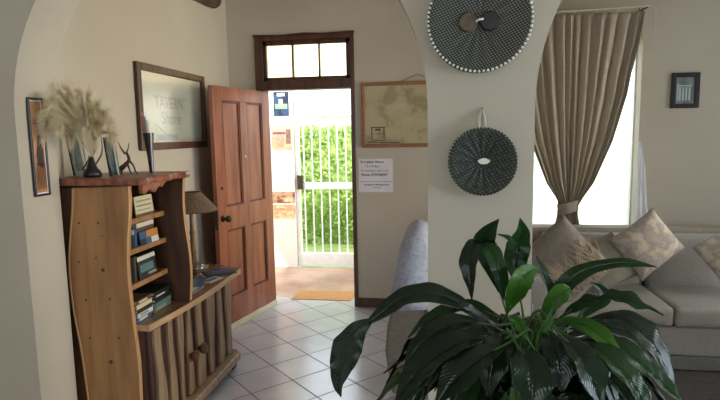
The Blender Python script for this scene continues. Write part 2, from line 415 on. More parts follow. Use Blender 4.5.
obj('door_knob', bm, brass, door, smooth=True)
bm = NB(); lathe(bm, [(.014, 0), (.014, .005)], dpt(LW-.06, TH, 1.19), 12, rot=rotk); obj('lock_cover', bm, black, door)
bm = NB(); lathe(bm, [(.009, 0), (.007, .008)], dpt((us[2]+us[3])/2, TH, 1.43), 12, rot=rotk); obj('peephole', bm, bead_m, door)
bm = NB(); dbox(bm, LW, LW+.004, .86, 1.06, .008, TH-.008); obj('lock_plate', bm, black, door)
for z in (.3, 1.7):
    bm = NB(); tube(bm, [dpt(-.006, TH*.5, z-.05), dpt(-.006, TH*.5, z+.05)], .007, 8); obj('hinge', bm, black, door)

# ------------------------------------------------------------ pictures
def frame_picture(name, label, cen, right, w, h, fw, fd, fm, art_m, normal, cat_='picture', mat_w=0, mat_m=None, gm=None):
    """cen on the wall, right = unit vector to the viewer's right, normal out of the wall"""
    right = Vector(right); nrm = Vector(normal); cen = Vector(cen); up = Vector((0, 0, 1))
    t = thing(name, label, cat_, tuple(cen-up*h/2))
    def q(bm, a0, a1, b0, b1, c0, c1, mi=0):
        vs = [bm.verts.new(cen+right*a+up*b+nrm*c) for a in (a0, a1) for b in (b0, b1) for c in (c0, c1)]
        for f in ((0, 1, 3, 2), (4, 6, 7, 5), (0, 4, 5, 1), (2, 3, 7, 6), (0, 2, 6, 4), (1, 5, 7, 3)):
            bm.faces.new([vs[i] for i in f]).material_index = mi
    bm = NB(); W2, H2 = w/2, h/2
    q(bm, -W2, -W2+fw, -H2, H2, .002, fd); q(bm, W2-fw, W2, -H2, H2, .002, fd)
    q(bm, -W2+fw, W2-fw, -H2, -H2+fw, .002, fd); q(bm, -W2+fw, W2-fw, H2-fw, H2, .002, fd)
    obj('frame', bm, fm, t, bevel=min(.006, fw*.3))
    x = W2-fw; y = H2-fw
    if mat_w:
        bm = NB(); q(bm, -x, x, -y, y, .004, .008); obj('mount', bm, mat_m, t)
    bm = NB(); q(bm, -x+mat_w, x-mat_w, -y+mat_w, y-mat_w, .005, .010); obj('print', bm, art_m, t)
    if gm:
        bm = NB(); q(bm, -x, x, -y, y, .014, .016); obj('glazing', bm, gm, t)
    return t, q

pale_art = mat('pale_print', srgb(240, 238, 216), .6, srgb(222, 230, 214), 3)
tp, q = frame_picture('framed_picture', 'large dark-framed pale glazed print with a faint heading, on the left wall above the lamp', (XL, 3.78, 1.806), (0, 1, 0), 1.0, .575, .05, .03, dark_wood, pale_art, (1, 0, 0), mat_w=.03, mat_m=mat('pale_mount', srgb(222, 214, 196), .7), gm=pic_glass)
rotl = Matrix(((0, 0, 1), (1, 0, 0), (0, 1, 0))).to_4x4()
tint = mat('faded_ink', srgb(182, 180, 158), .7)
text('TAVERN', .11, Vector((XL+.011, 3.50, 1.81)), rotl, tint, tp, 'printed_heading')
text('Shore', .12, Vector((XL+.011, 3.58, 1.70)), rotl, tint, tp, 'printed_heading')
bm = NB()
for k in range(14): box(bm, (XL+.0105, 3.48+k*.035, 1.885+.006*math.sin(k)), (XL+.012, 3.505+k*.035, 1.892+.006*math.sin(k)))
pts = [Vector((XL+.011, 3.50+.02*k, 1.70-.09*math.sin(k/12*1.57))) for k in range(13)]
obj('printed_rule', bm, tint, tp)
bm = NB(); tube(bm, pts, .003, 6); obj('printed_swash', bm, tint, tp)
obj('printed_wash', box(NB(), (XL+.0102, 3.50, 1.585), (XL+.0112, 3.80, 1.625)), mat('blue_wash', srgb(150, 180, 186), .7, srgb(214, 214, 190), 9), tp)

# map on the far wall
def map_mat():
    m = mat('old_map_print', srgb(172, 158, 124), .6, srgb(196, 182, 146), 5, lo=.3, hi=.7, detail=8)
    nt = m.node_tree; cr = nt.nodes[m['cr']]; e = cr.color_ramp.elements.new(.44); e.color = srgb(158, 142, 110)
    e = cr.color_ramp.elements.new(.49); e.color = srgb(182, 168, 130)
    return m
mp_, q = frame_picture('framed_map', 'old brown map in a thin pine frame hanging right of the doorway', (-.24, YF, 1.77), (1, 0, 0), 1.0, .575, .03, .025, mat('pine_frame', srgb(138, 88, 50), .5, srgb(160, 106, 64), 8, (1, 4, 4)), map_mat(), (0, -1, 0), 'map')
bm = NB(); tube(bm, [(-.40, YF-.012, 2.05), (-.24, YF-.012, 2.115), (-.08, YF-.012, 2.05)], .0025, 6); obj('hanging_wire', bm, brass, mp_)
dm = mat('map_ink', srgb(92, 80, 56), .7)
bm = NB(); yy = YF-.012
for (x0, z0_, x1, z1_) in ((-.66, 1.655, -.53, 1.665), (-.655, 1.56, -.645, 1.655), (-.545, 1.56, -.535, 1.655), (-.66, 1.60, -.53, 1.605), (-.62, 1.63, -.57, 1.65), (-.69, 1.525, -.60, 1.535), (-.58, 1.52, -.40, 1.53), (-.66, 1.54, -.52, 1.546)):
    box(bm, (x0, yy, z0_), (x1, yy+.003, z1_))
obj('map_drawing', bm, dm, mp_)
# notice
a = at(358.5, 159, 1, YF); b = at(393, 192, 1, YF)
nt_ = thing('paper_notice', 'white paper notice with black typing taped to the wall below the map', 'notice', (a.x+.16, YF, b.z))
obj('sheet', box(NB(), (a.x, YF-.003, b.z), (b.x, YF-.001, a.z)), paper, nt_)
rotf = Matrix(((1, 0, 0), (0, 0, -1), (0, 1, 0))).to_4x4()
W_ = b.x-a.x; H_ = a.z-b.z
for s, fx, fz, sz, bo in (('Reception Hours:', .06, .12, .030, .0008), ('7am till 8pm', .2, .25, .026, 0), ('For Attention after hours', .07, .38, .0245, 0), ('Phone: 0739580097', .08, .51, .030, .0007), ('Reception Management', .15, .80, .024, .0003), ('thank you', .42, .88, .018, 0)):
    text(s, sz, Vector((a.x+W_*fx, YF-.0035, a.z-H_*fz)), rotf, ink, nt_, 'typed_line', bold=bo)
obj('ruled_line', box(NB(), (a.x+.01, YF-.004, a.z-H_*.69), (b.x-.01, YF-.003, a.z-H_*.68)), ink, nt_)
# small picture above the sofa
sp_, q = frame_picture('small_framed_picture', 'small dark-framed picture of a pale building on the wall above the sofa', (1.935, YF, 1.911), (1, 0, 0), .215, .285, .036, .025, black, mat('small_print', srgb(110, 112, 106), .4, srgb(150, 152, 146), 12), (0, -1, 0), gm=pane_m)
bm = NB(); lt = mat('print_light', srgb(210, 214, 210), .5)
for k in range(4): box(bm, (1.89+.024*k, YF-.012, 1.83), (1.903+.024*k, YF-.010, 1.94))
box(bm, (1.88, YF-.012, 1.945), (1.985, YF-.010, 1.955)); box(bm, (1.875, YF-.012, 1.83), (1.884, YF-.010, 1.965))
obj('printed_building', bm, lt, sp_)
# giraffe picture on the jamb
g0 = at(27, 97, 0, AX[0][0]); g1 = at(49, 196, 0, AX[0][0])
gy0, gy1 = 2.165, 2.262; gz0, gz1 = 1.345, 1.79
giraffe_art = mat('sunset_print', srgb(150, 96, 58), .5, srgb(196, 146, 100), 6)
gp, q = frame_picture('tall_narrow_picture', 'tall narrow black-framed orange giraffe picture on the white arch reveal', (AX[0][0], (gy0+gy1)/2, (gz0+gz1)/2), (0, 1, 0), gy1-gy0, gz1-gz0, .011, .014, black, giraffe_art, (1, 0, 0), mat_w=.006, mat_m=paper)
bm = NB(); gx = AX[0][0]+.0105; yc = (gy0+gy1)/2
def gp_(u, v): return Vector((gx, gy0+.018+(gy1-gy0-.036)*u, gz0+.02+(gz1-gz0-.04)*v))
prism(bm, [gp_(.25, .30), gp_(.8, .26), gp_(.9, .45), gp_(.72, .55), gp_(.62, .70), gp_(.50, .82), gp_(.22, .80), gp_(.1, .76), gp_(.4, .74), gp_(.35, .56), gp_(.15, .42)], (.0006, 0, 0))
for k in range(6):
    u = .1+.15*k; prism(bm, [gp_(u, .03), gp_(u+.05, .03), gp_(u+.08, .33), gp_(u+.02, .33)], (.0006, 0, 0))
obj('giraffe_silhouette', bm, mat('silhouette', srgb(60, 44, 34), .6), gp)

# ------------------------------------------------------------ bookcase on the cabinet
BY0, BY1 = 2.385, 2.80
bc = thing('bookcase_cabinet', 'rustic pine bookcase with wavy live-edge sides joined to a low plank-fronted cabinet', 'bookcase', (-1.7, 2.9, 0))
fr = [(128.5, 186), (129, 210), (127.5, 239), (127, 262), (128.5, 285), (132, 315), (135.5, 340), (138.5, 365), (140, 395), (141, 425), (142, 452)]
bk = [(72.5, 188), (71.5, 215), (69.5, 240), (68.5, 262), (70, 285), (74, 315), (80, 345), (84, 370), (88, 400), (92, 430), (95, 452)]
F3 = [at(x, y, 1, BY0) for x, y in fr]; B3 = [at(x, y, 1, BY0) for x, y in bk]
F3[-1].z = .06; B3[-1].z = .06
def strip_prism(bm, L, Rr, dy, mi=0, mi_edge=None):
    va = [(bm.verts.new(l), bm.verts.new(r), bm.verts.new(l+Vector((0, dy, 0))), bm.verts.new(r+Vector((0, dy, 0)))) for l, r in zip(L, Rr)]
    for a_, b_ in zip(va, va[1:]):
        for ids, me_ in (((a_[0], a_[1], b_[1], b_[0]), mi), ((a_[2], b_[2], b_[3], a_[3]), mi), ((a_[0], b_[0], b_[2], a_[2]), mi_edge if mi_edge is not None else mi), ((a_[1], a_[3], b_[3], b_[1]), mi_edge if mi_edge is not None else mi)):
            bm.faces.new(ids).material_index = me_
    bm.faces.new((va[0][0], va[0][2], va[0][3], va[0][1])); bm.faces.new((va[-1][0], va[-1][1], va[-1][3], va[-1][2]))
def densify(L): return cat([tuple(p) for p in L], 4)
bm = NB(); strip_prism(bm, densify(B3), densify(F3), .03, 0, 1)
side = obj('side_panel', bm, [pine, pine_edge], bc, smooth=False, bevel=.004)
bm = NB(); tube(bm, [p+Vector((.004, -.001, 0)) for p in densify(B3)], .0055, 6); obj('edge_bead', bm, pine_edge, bc)
# pegs and knots on the near side panel
for (x, y, r) in ((79, 223, .006), (98, 223, .006), (79, 262, .005), (96, 258, .005), (86, 300, .006), (110, 299, .006), (90, 338, .006), (119, 338, .006), (103, 270, .010), (111, 362, .011), (102, 236, .004)):
    p = at(x, y, 1, BY0); b_ = NB(); lathe(b_, [(r, -.003), (r, .001)], p, 10, rot=Matrix.Rotation(R(90), 3, 'X')); obj('peg', b_, knot_m, bc)
# far side panel (extends a little further forward, wavy front)
zt = 1.375
ff = [Vector((-1.432+.012*math.sin(z*9), BY1, z)) for z in [zt-.7*i/10 for i in range(11)]]
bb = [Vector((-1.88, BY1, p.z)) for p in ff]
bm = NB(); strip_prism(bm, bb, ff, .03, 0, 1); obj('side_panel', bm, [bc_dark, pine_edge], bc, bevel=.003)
# back planks, with wavy near edge
L = [Vector((p.x-.085-.012*math.sin(i*.8), BY0+.004, p.z)) for i, p in enumerate(B3)]
L = [Vector((max(p.x, XL+.03), p.y, p.z)) for p in L]
Rb = [Vector((p.x+.006, BY0+.004, p.z)) for p in B3]
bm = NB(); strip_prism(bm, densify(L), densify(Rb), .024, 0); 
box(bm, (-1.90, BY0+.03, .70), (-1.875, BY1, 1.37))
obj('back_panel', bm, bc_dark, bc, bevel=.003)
# top board with natural front edge
bm = NB()
n = 14
fe = [Vector((-1.435+.016*math.sin(i*1.1)+.008*math.sin(i*2.7), BY0-.02+(BY1+.09-BY0)*i/n, 0)) for i in range(n+1)]
va = []
for p in fe:
    va.append([bm.verts.new((-1.90, p.y, 1.378)), bm.verts.new((p.x, p.y, 1.378)), bm.verts.new((p.x+.008, p.y, 1.395)), bm.verts.new((p.x-.002, p.y, 1.412)), bm.verts.new((-1.90, p.y, 1.412))])
for a_, b_ in zip(va, va[1:]):
    for k in range(5): bm.faces.new((a_[k], a_[(k+1) % 5], b_[(k+1) % 5], b_[k]))
bm.faces.new(va[0]); bm.faces.new(va[-1][::-1])
obj('top_board', bm, red_wood, bc, bevel=.003)
# bark-edged fringe under the top board
bm = NB(); m_ = 12
low = [.028+.012*math.sin(i*1.7)+(.012 if i < 7 else -.008*(i-7)) for i in range(m_+1)]
prev = None
for i in range(m_+1):
    y = BY0+.03+(.28)*i/m_; z2 = 1.378-max(.004, low[i])
    c = [bm.verts.new((-1.47, y, 1.378)), bm.verts.new((-1.445, y, 1.378)), bm.verts.new((-1.45, y, z2)), bm.verts.new((-1.47, y, z2))]
    if prev:
        for k in range(4): bm.faces.new((prev[k], prev[(k+1) % 4], c[(k+1) % 4], c[k]))
    else: bm.faces.new(c)
    prev = c
bm.faces.new(prev[::-1]); obj('front_fringe', bm, red_wood, bc)
SH = [1.197, 1.045, .866]
for z in SH:
    bm = NB(); box(bm, (-1.875, BY0+.03, z-.028), (-1.555, BY1, z)); obj('shelf', bm, pine, bc, bevel=.003)
# cabinet
CT = .672
fy_, ny_ = 3.53, BY0-.035
bm = NB(); tp_pts = [(-1.975, BY0+.03)]+[(-1.43-.03*(1-t)+.028*math.sin(t*math.pi), BY0+.03+(3.50-BY0-.03)*t) for t in [i/12 for i in range(13)]]+[(-1.425, 3.56), (-1.45, 3.60), (-1.975, 3.80)]
va = []
# split near part: top runs round both bookcase panels
prism(bm, [Vector((x, y, CT-.036)) for x, y in tp_pts], (0, 0, .036))
for f in bm.faces:
    if abs(f.calc_center_median().z-(CT-.018)) < .001: f.material_index = 1
obj('cabinet_top', bm, [mat('cabinet_top_wood', srgb(104, 72, 50), .25, srgb(140, 100, 72), 4, (4, .6, 4)), mat('cabinet_top_edge', srgb(170, 132, 94), .4, srgb(200, 164, 122), 5, (4, .8, 4), .2)], bc, bevel=.004)
FX = -1.462
bm = NB(); box(bm, (-1.95, BY0+.03, .10), (FX-.03, 3.46, CT-.036)); obj('carcass', bm, plank_dark, bc)
def planks(bm, ya, yb, n, sd):
    rnd = random.Random(sd); w = (yb-ya)/n
    for k in range(n):
        c0 = ya+w*(k+.5); h0 = w*rnd.uniform(.29, .38); h1 = w*rnd.uniform(.13, .23); s = rnd.uniform(-.012, .012)
        if k % 2: h0, h1 = h1, h0
        Lp = []; Rp = []
        for i in range(9):
            t = i/8; z = .115+(CT-.04-.115)*t; h = h0+(h1-h0)*t
            cc = c0+s*math.sin(t*5+k)
            Lp.append((cc-h-.004*math.sin(t*9+k), z)); Rp.append((cc+h+.005*math.sin(t*7+2*k), z))
        va = [[bm.verts.new((FX-.012, y, z)) for y, z in (Lp[i], Rp[i])]+[bm.verts.new((FX+.006, y, z)) for y, z in (Rp[i], Lp[i])] for i in range(9)]
        for a_, b_ in zip(va, va[1:]):
            for e in range(4): bm.faces.new((a_[e], a_[(e+1) % 4], b_[(e+1) % 4], b_[e]))
        bm.faces.new(va[0]); bm.faces.new(va[-1][::-1])
    box(bm, (FX-.028, ya+.002, .115), (FX-.010, yb-.002, CT-.04), 1)
segs = [(BY0+.035, 2.56, 1, 'front_panel'), (2.56, 2.875, 3, 'cabinet_door'), (2.875, 3.19, 2, 'cabinet_door'), (3.19, 3.46, 2, 'front_panel')]
for i, (ya, yb, n, nm) in enumerate(segs):
    bm = NB(); planks(bm, ya, yb, n, 11+i); d = obj(nm, bm, [plank_light, plank_dark], bc, bevel=.002)
    if nm == 'cabinet_door':
        y = 2.81 if i == 1 else 2.925; z = .345
        b_ = NB(); lathe(b_, [(.014, 0), (.014, .02), (.030, .022), (.033, .034), (.028, .046), (.01, .05)], (FX+.005, y, z), 16, rot=Matrix.Rotation(R(90), 3, 'Y'))
        obj('knob', b_, door_dark, d, smooth=False)
bm = NB(); prism(bm, [Vector((-1.95, BY0+.03, .06)), Vector((-1.47, BY0+.03, .06)), Vector((-1.415, BY0+.06, .06)), Vector((-1.40, 3.0, .06)), Vector((-1.405, 3.44, .06)), Vector((-1.46, 3.50, .06)), Vector((-1.95, 3.50, .06))], (0, 0, .05))
obj('base_board', bm, plank_light, bc, bevel=.008)
for (x, y) in ((-1.47, 3.42), (-1.47, 2.47), (-1.9, 3.42), (-1.9, 2.47)):
    obj('foot', box(NB(), (x-.03, y-.03, 0), (x+.03, y+.03, .06)), black, bc, bevel=.005)

# ------------------------------------------------------------ books
BC = {'white': srgb(206, 200, 186), 'grey': srgb(140, 142, 134), 'dark': srgb(38, 40, 38), 'green': srgb(92, 108, 84), 'blue': srgb(52, 86, 128), 'brown': srgb(92, 70, 48), 'orange': srgb(190, 120, 50), 'teal': srgb(84, 116, 112), 'red': srgb(140, 54, 44), 'black': srgb(22, 22, 24), 'cream': srgb(206, 192, 152)}
BM = {k: mat('book_'+k, v, .45) for k, v in BC.items()}
page_m = mat('pages', srgb(214, 204, 180), .8)
def book(ybase, z0, th, h, depth, col, label, group, lying=False, rz=0, x=-1.575, lean=0, band=None):
    t = thing('book', label, 'book', (x, ybase, z0+.0006), group, rz)
    c = BM[col]
    def pc(nm, lo, hi, m):
        o = obj(nm, box(NB(), lo, hi), m, t, local=True)
        if lean: o.rotation_euler.x = lean
        return o
    if lying:   # spine faces +x, length along y
        bm = NB(); box(bm, (-depth, 0, 0), (0, h, .003)); box(bm, (-depth, 0, th-.003), (0, h, th)); box(bm, (-.003, 0, .003), (0, h, th-.003)); o = obj('cover', bm, c, t, local=True)
        pc('page_block', (-depth+.004, .004, .003), (-.003, h-.004, th-.003), page_m)
        if band: pc('spine_label', (0, h*.15, th*.25), (.0012, h*.7, th*.75), BM[band])
    else:
        bm = NB(); box(bm, (-depth, 0, 0), (0, .003, h)); box(bm, (-depth, th-.003, 0), (0, th, h)); box(bm, (-.003, .003, 0), (0, th-.003, h)); o = obj('cover', bm, c, t, local=True)
        if lean: o.rotation_euler.x = lean
        pc('page_block', (-depth+.004, .003, .004), (-.003, th-.003, h-.004), page_m)
        if band: pc('spine_label', (0, th*.1, h*.62), (.0012, th*.9, h*.86), BM[band])
    return t
G1 = 'books on the top shelf of the bookcase'; G2 = 'books on the second shelf of the bookcase'; G3 = 'books on the third shelf of the bookcase'; G4 = 'books on the lowest level of the bookcase'
def row(items, z, grp, y0, where):
    y = y0
    for (th, h, col, band, desc) in items:
        book(y, z, th, h, .15, col, desc+' '+where, grp, band=band); y += th+.0015
row([(.022, .105, 'teal', None, 'blue-grey book leftmost'), (.018, .11, 'dark', None, 'dark book second from the left'), (.02, .112, 'black', None, 'black book next to the pale leaflets'),
     (.02, .12, 'brown', 'cream', 'brown book with a cream spine label')], SH[0], G1, BY0+.035, 'standing on the top shelf of the bookcase')
def booklet(name, label, y0, y1, z0, h, x, col, blocks, lean=.16, group=None):
    """face-out booklet facing +x, leaning back"""
    t = thing(name, label, 'booklet', (x, y0, z0), group)
    def pc(nm, bm_, m):
        o = obj(nm, bm_, m, t, local=True); o.rotation_euler.y = -lean; return o
    w = y1-y0
    pc('cover', box(NB(), (-.006, 0, 0), (0, w, h)), col)
    for (a0, b0, a1, b1, c) in blocks:
        pc('printed_panel', box(NB(), (0, w*a0, h*b0), (.0015, w*a1, h*b1)), c)
booklet('leaflet', 'pale green printed leaflet propped face-out on the top shelf of the bookcase', 2.53, 2.70, SH[0], .105, -1.56, BM['cream'], [(.08, .72, .9, .8, BM['grey']), (.08, .5, .9, .56, BM['green']), (.08, .28, .8, .34, BM['grey']), (0, 0, 1, .14, BM['brown'])], .1)
row([(.024, .085, 'white', None, 'white book leftmost'), (.022, .10, 'brown', None, 'brown book beside the white one'), (.022, .098, 'green', None, 'green book in the middle'),
     (.03, .105, 'dark', 'grey', 'thick dark book with grey label'), (.02, .09, 'blue', None, 'blue book')], SH[1], G2, BY0+.035, 'standing on the second shelf of the bookcase')
booklet('leaflet', 'blue and orange leaflet propped on the second shelf of the bookcase', 2.55, 2.725, SH[1], .07, -1.558, BM['blue'], [(.35, .5, 1, 1, BM['orange']), (.6, 0, 1, .45, BM['white']), (0, 0, .3, .5, BM['dark'])], .1)
booklet('leaflet', 'brown booklet with a white heading standing behind the blue and orange leaflet', 2.50, 2.73, SH[1], .115, -1.585, BM['brown'], [(.28, .78, 1, .98, BM['white'])], .02)
row([(.02, .09, 'white', None, 'white book leftmost'), (.03, .125, 'dark', None, 'tall dark book'), (.028, .13, 'black', None, 'tall black book next to the dark one'),
     (.026, .128, 'brown', None, 'tall brown book'), (.02, .12, 'black', 'grey', 'thin black book with a grey label')], SH[2], G3, BY0+.035, 'standing on the third shelf of the bookcase')
booklet('brochure', 'dark landscape brochure with a white heading, face-out on the third shelf of the bookcase', 2.52, 2.69, SH[2], .125, -1.558, BM['dark'], [(.0, .80, 1, .98, BM['white']), (.1, .3, .85, .62, BM['teal']), (.5, .12, .95, .22, BM['grey'])], .1)
z = CT
for i, (th, h, col, band, d) in enumerate([(.024, .135, 'blue', 'white', 'blue book at the bottom'), (.024, .14, 'white', 'grey', 'white book second from the bottom'), (.018, .13, 'dark', None, 'dark book in the middle'), (.024, .142, 'cream', None, 'cream book second from the top'), (.022, .135, 'brown', 'cream', 'brown book on top')]):
    book(2.425+.004*(i % 2), z, th, h, .17, col, d+' of the near pile of books on the cabinet', G4, True, band=band, x=-1.53+.004*(i % 3)); z += th+.0008
z = CT
for i, (th, h, col, band, d) in enumerate([(.03, .18, 'green', 'grey', 'thick green book at the bottom'), (.022, .17, 'teal', None, 'grey-green book second from the bottom'), (.02, .175, 'black', None, 'black book in the middle'), (.016, .16, 'dark', 'white', 'dark book with a white label'), (.02, .17, 'black', None, 'black book on top')]):
    book(2.585+.005*(i % 2), z, th, h, .17, col, d+' of the far pile of books on the cabinet', G4, True, band=band, x=-1.53+.005*(i % 3)); z += th+.0008

# ------------------------------------------------------------ things on the bookcase
TT = 1.412
def on_top(px, y): # point on top board at a column px and depth y
    p = at(px, 180, 1, y); return Vector((p.x, y, TT))
# dry plume grass in a dark vase
c = on_top(93, 2.47)
pl = thing('dried_grass_vase', 'cloud of dried pale plume grass standing in a dark branching vase', 'dried plant', tuple(c))
bm = NB(); lathe(bm, [(.04, .0), (.046, .010), (.040, .028), (.026, .045), (.016, .075), (.012, .10)], c, 14); obj('vase', bm, black, pl, smooth=True)
grass = mat('dried_grass', srgb(226, 214, 184), .9, srgb(244, 236, 212), 30, transl=.5)
random.seed(21)
C0 = c+Vector((0, 0, .09))
# plume fan targets (px): arc from left to lower right
fan = [(44, 118), (48, 106), (54, 99), (62, 95), (71, 93), (80, 95), (88, 98), (96, 105), (102, 113), (106, 122), (108, 132), (54, 116), (63, 108), (72, 106), (81, 107), (90, 113), (96, 122), (60, 122), (70, 118), (80, 120), (88, 128), (74, 132), (47, 128), (92, 136)]
for i, (px, py) in enumerate(fan):
    yd = (2.28 if px < 62 else 2.40)+random.uniform(-.04, .04)
    T = at(px+(5 if px < 62 else 0), py, 1, yd)
    mid = (C0+T)/2+Vector((0, 0, .05)); dr = T+(T-C0)*.12-Vector((0, 0, .035))
    path = cat([C0, mid, T, dr], 5)
    bm = NB(); tube(bm, path, [.0012]*len(path), 4)
    for k in range(1500):
        t = random.uniform(.30, 1); f = t*(len(path)-1); j = min(int(f), len(path)-2); p = path[j].lerp(path[j+1], f-j)
        dd = (path[j+1]-path[j]).normalized(); o1 = Vector((random.gauss(0, 1), random.gauss(0, 1), random.gauss(0, 1)-.5)).normalized()
        ln = random.uniform(.025, .07)*(1.2-abs(t-.75)); e = p+(dd*.9+o1*.5)*ln*1.1; w = dd.cross(o1).normalized()*.0005
        v = [p-w, p+w, e]
        for q_ in v: q_.x = max(q_.x, XL+.01 if q_.y > 2.35 else AX[0][0]+.02)
        bm.faces.new([bm.verts.new(q_) for q_ in v])
    obj('plume', bm, grass, pl, smooth='keep')
for tx, ty in ((92, 150), (99, 152), (86, 158)):
    bm = NB(); tip = at(tx+2, ty-16, 1, 2.50); tube(bm, cat([c+Vector((0, 0, .03)), at(tx-3, ty+12, 1, 2.48), at(tx+3, ty, 1, 2.51), tip], 4), [.006, .006, .005, .004, .004, .004, .004, .004, .003, .003, .002, .002, .001][:13], 6)
    obj('twig', bm, black, pl)
# glass photo plaques
def plaque(label, x0, x1, ytop, ybot, yd, lean, group='glass plaques on top of the bookcase'):
    a_ = at(x0, ybot, 1, yd); b_ = at(x1, ybot, 1, yd)
    h = at(x0, ytop, 1, yd).z-TT
    t = thing('glass_plaque', label, 'glass plaque', (a_.x, yd, TT), group)
    w = b_.x-a_.x
    bmh = NB(); box(bmh, (w*.82, -.001, 0), (w, .0005, h*.97))
    for v in bmh.verts: v.co = Matrix.Rotation(lean, 3, 'Y') @ v.co
    obj('light_streak', bmh, bead_m, t, local=True)  # opaque cream strip paints a streak of light on the glass
    m3 = Matrix.Rotation(lean, 3, 'Y')
    for nm, lo, hi, mm in (('glass_panel', (0, 0, 0), (w, .012, h), ornament_glass), ('etched_face', (w*.2, .003, h*.1), (w*.8, .009, h*.86), mat('etching', srgb(120, 138, 136), .3, srgb(176, 190, 184), 30)), ('edge', (-.006, -.002, 0), (0, .014, h), mat('edge_glass', srgb(36, 52, 50), .15))):
        bmx = NB(); box(bmx, lo, hi); 
        for v in bmx.verts: v.co = m3 @ v.co
        obj(nm, bmx, mm, t, local=True)
plaque('blue-grey etched glass plaque leaning at the left of the dried grass vase', 75, 88, 134, 179, 2.56, R(-8))
plaque('clear etched glass plaque at the right of the dried grass vase', 111, 120, 137, 179, 2.52, R(-7))
# driftwood figure
c = at(128, 178, 1, 2.64); c.z = TT
dw = thing('carved_antelope', 'dark spindly carved animal figure with upright horns on the bookcase top', 'figurine', tuple(c))
dk = mat('dark_carving', srgb(58, 46, 36), .45, srgb(96, 80, 62), 20)
Yd = 2.64
bm = NB(); tube(bm, cat([at(119, 170, 1, Yd), at(124, 166, 1, Yd), at(129, 160, 1, Yd), at(127, 153, 1, Yd)], 4), [.011, .013, .014, .014, .013, .012, .011, .010, .009, .008, .008, .007, .006], 8); obj('body', bm, dk, dw, smooth=True)
for a_ in (((129, 160), (133, 165), (136, 172), (139, 179.5)), ((127, 162), (129, 168), (131, 173), (133, 179.5)), ((121, 168), (122, 173), (121, 179.5)), ((119, 170), (117, 174), (117, 179.5))):
    pts = [at(x, y, 1, Yd) for x, y in a_]; pts[-1].z = TT
    bm = NB(); pth = cat(pts, 4); tube(bm, pth, [.006-.003*i/len(pth) for i in range(len(pth))], 6); obj('leg', bm, dk, dw, smooth=True)
for a_ in (((126, 154), (128, 149), (129, 143)), ((125, 154), (121, 148), (118, 142))):
    bm = NB(); pth = cat([at(x, y, 1, Yd) for x, y in a_], 4); tube(bm, pth, [.0055-.0045*i/len(pth) for i in range(len(pth))], 6); obj('horn', bm, dk, dw, smooth=True)
# tapered dark vase with brushes
vb = at(152, 173, 1, 2.74); vb.z = TT; vt = at(148, 133, 1, 2.74)
tv = thing('tapered_vase', 'slim dark tapering vase with a pale rim stripe on the bookcase top', 'vase', tuple(vb))
bm = NB(); n = 20; ax_ = vt-vb
for k in range(1): lathe(bm, [(.012, 0), (.0125, .02), (.018, ax_.length*.55), (.030, ax_.length), (.026, ax_.length), (.02, ax_.length-.03)], vb, n, rot=ax_.to_track_quat('Z', 'Y').to_matrix())
obj('vase_body', bm, mat('vase_glaze', srgb(34, 18, 20), .2), tv, smooth=False)
bm = NB(); s_ = Vector((.021, -.016, 0)); tube(bm, [vb+s_*.55+Vector((0, 0, .01)), vb+ax_*.55+s_*.85, vb+ax_*.98+s_*1.3], .0035, 6); obj('pale_stripe', bm, mat('lilac', srgb(196, 186, 204), .4), tv)
for k, (dx, col, nm) in enumerate(((-.010, srgb(178, 110, 92), 'pink'), (.004, srgb(120, 150, 150), 'teal'), (-.002, srgb(210, 190, 170), 'cream'))):
    p0 = vb+ax_*.72+Vector((dx*.6, 0, 0)); p1 = at(141+k*3, 112+4*k, 1, 2.74); d_ = p1-p0
    bm = NB(); tube(bm, [p0, p0+d_*.5, p1], [.005, .009, .007], 8)
    tag(obj('paintbrush', bm, mat('brush_'+nm, col, .6)), nm+' ended rolled stick standing in the slim dark vase on the bookcase', 'stick', 'sticks in the slim dark vase')

# ------------------------------------------------------------ lamp and papers on the cabinet
lc = Vector((-1.745, 3.50, CT))
lp = thing('table_lamp', 'table lamp with turned wooden stem and brown woven shade on the cabinet', 'table lamp', tuple(lc))
lw = mat('lamp_wood', srgb(112, 80, 52), .45, srgb(146, 108, 74), 8, (3, 3, .6))
bm = NB(); box(bm, (lc.x-.075, lc.y-.075, CT), (lc.x+.075, lc.y+.075, CT+.025)); lathe(bm, [(.05, .025), (.052, .035), (.03, .045)], lc, 20); obj('base', bm, lw, lp, bevel=.004)
bm = NB(); lathe(bm, [(.02, .04), (.024, .07), (.019, .11), (.026, .13), (.019, .15), (.016, .24), (.021, .27), (.015, .29), (.014, .40), (.018, .42), (.010, .44)], lc, 16); obj('stem', bm, lw, lp, smooth=True)
bm = NB(); tube(bm, cat([lc+Vector((.012, 0, .20)), lc+Vector((-.03, -.02, .22)), lc+Vector((-.055, -.03, .27)), lc+Vector((-.058, -.03, .32))], 5), .006, 6); obj('side_branch', bm, dk, lp)
shade_m = mat('woven_shade', srgb(84, 66, 48), .85, srgb(124, 102, 76), 60, (1, 1, 6), .5)
zs0 = at(217, 211, 1, lc.y).z; zs1 = at(200, 192, 1, lc.y).z
bm = NB(); lathe(bm, [(.178, zs0), (.170, zs0), (.062, zs1-.003), (.066, zs1), (.070, zs1), (.180, zs0+.006)], (lc.x, lc.y, 0), 36)
bm2 = NB(); n = 36
prof = [(.178, zs0), (.180, zs0+.008), (.070, zs1), (.064, zs1), (.172, zs0)]
for k in range(len(prof)):
    pass
bm.free()
rings = []
for r, z in prof: rings.append([bm2.verts.new((lc.x+r*math.cos(2*math.pi*i/n), lc.y+r*math.sin(2*math.pi*i/n), z)) for i in range(n)])
for k in range(len(rings)):
    a_, b_ = rings[k], rings[(k+1) % len(rings)]
    for i in range(n): bm2.faces.new((a_[i], a_[(i+1) % n], b_[(i+1) % n], b_[i]))
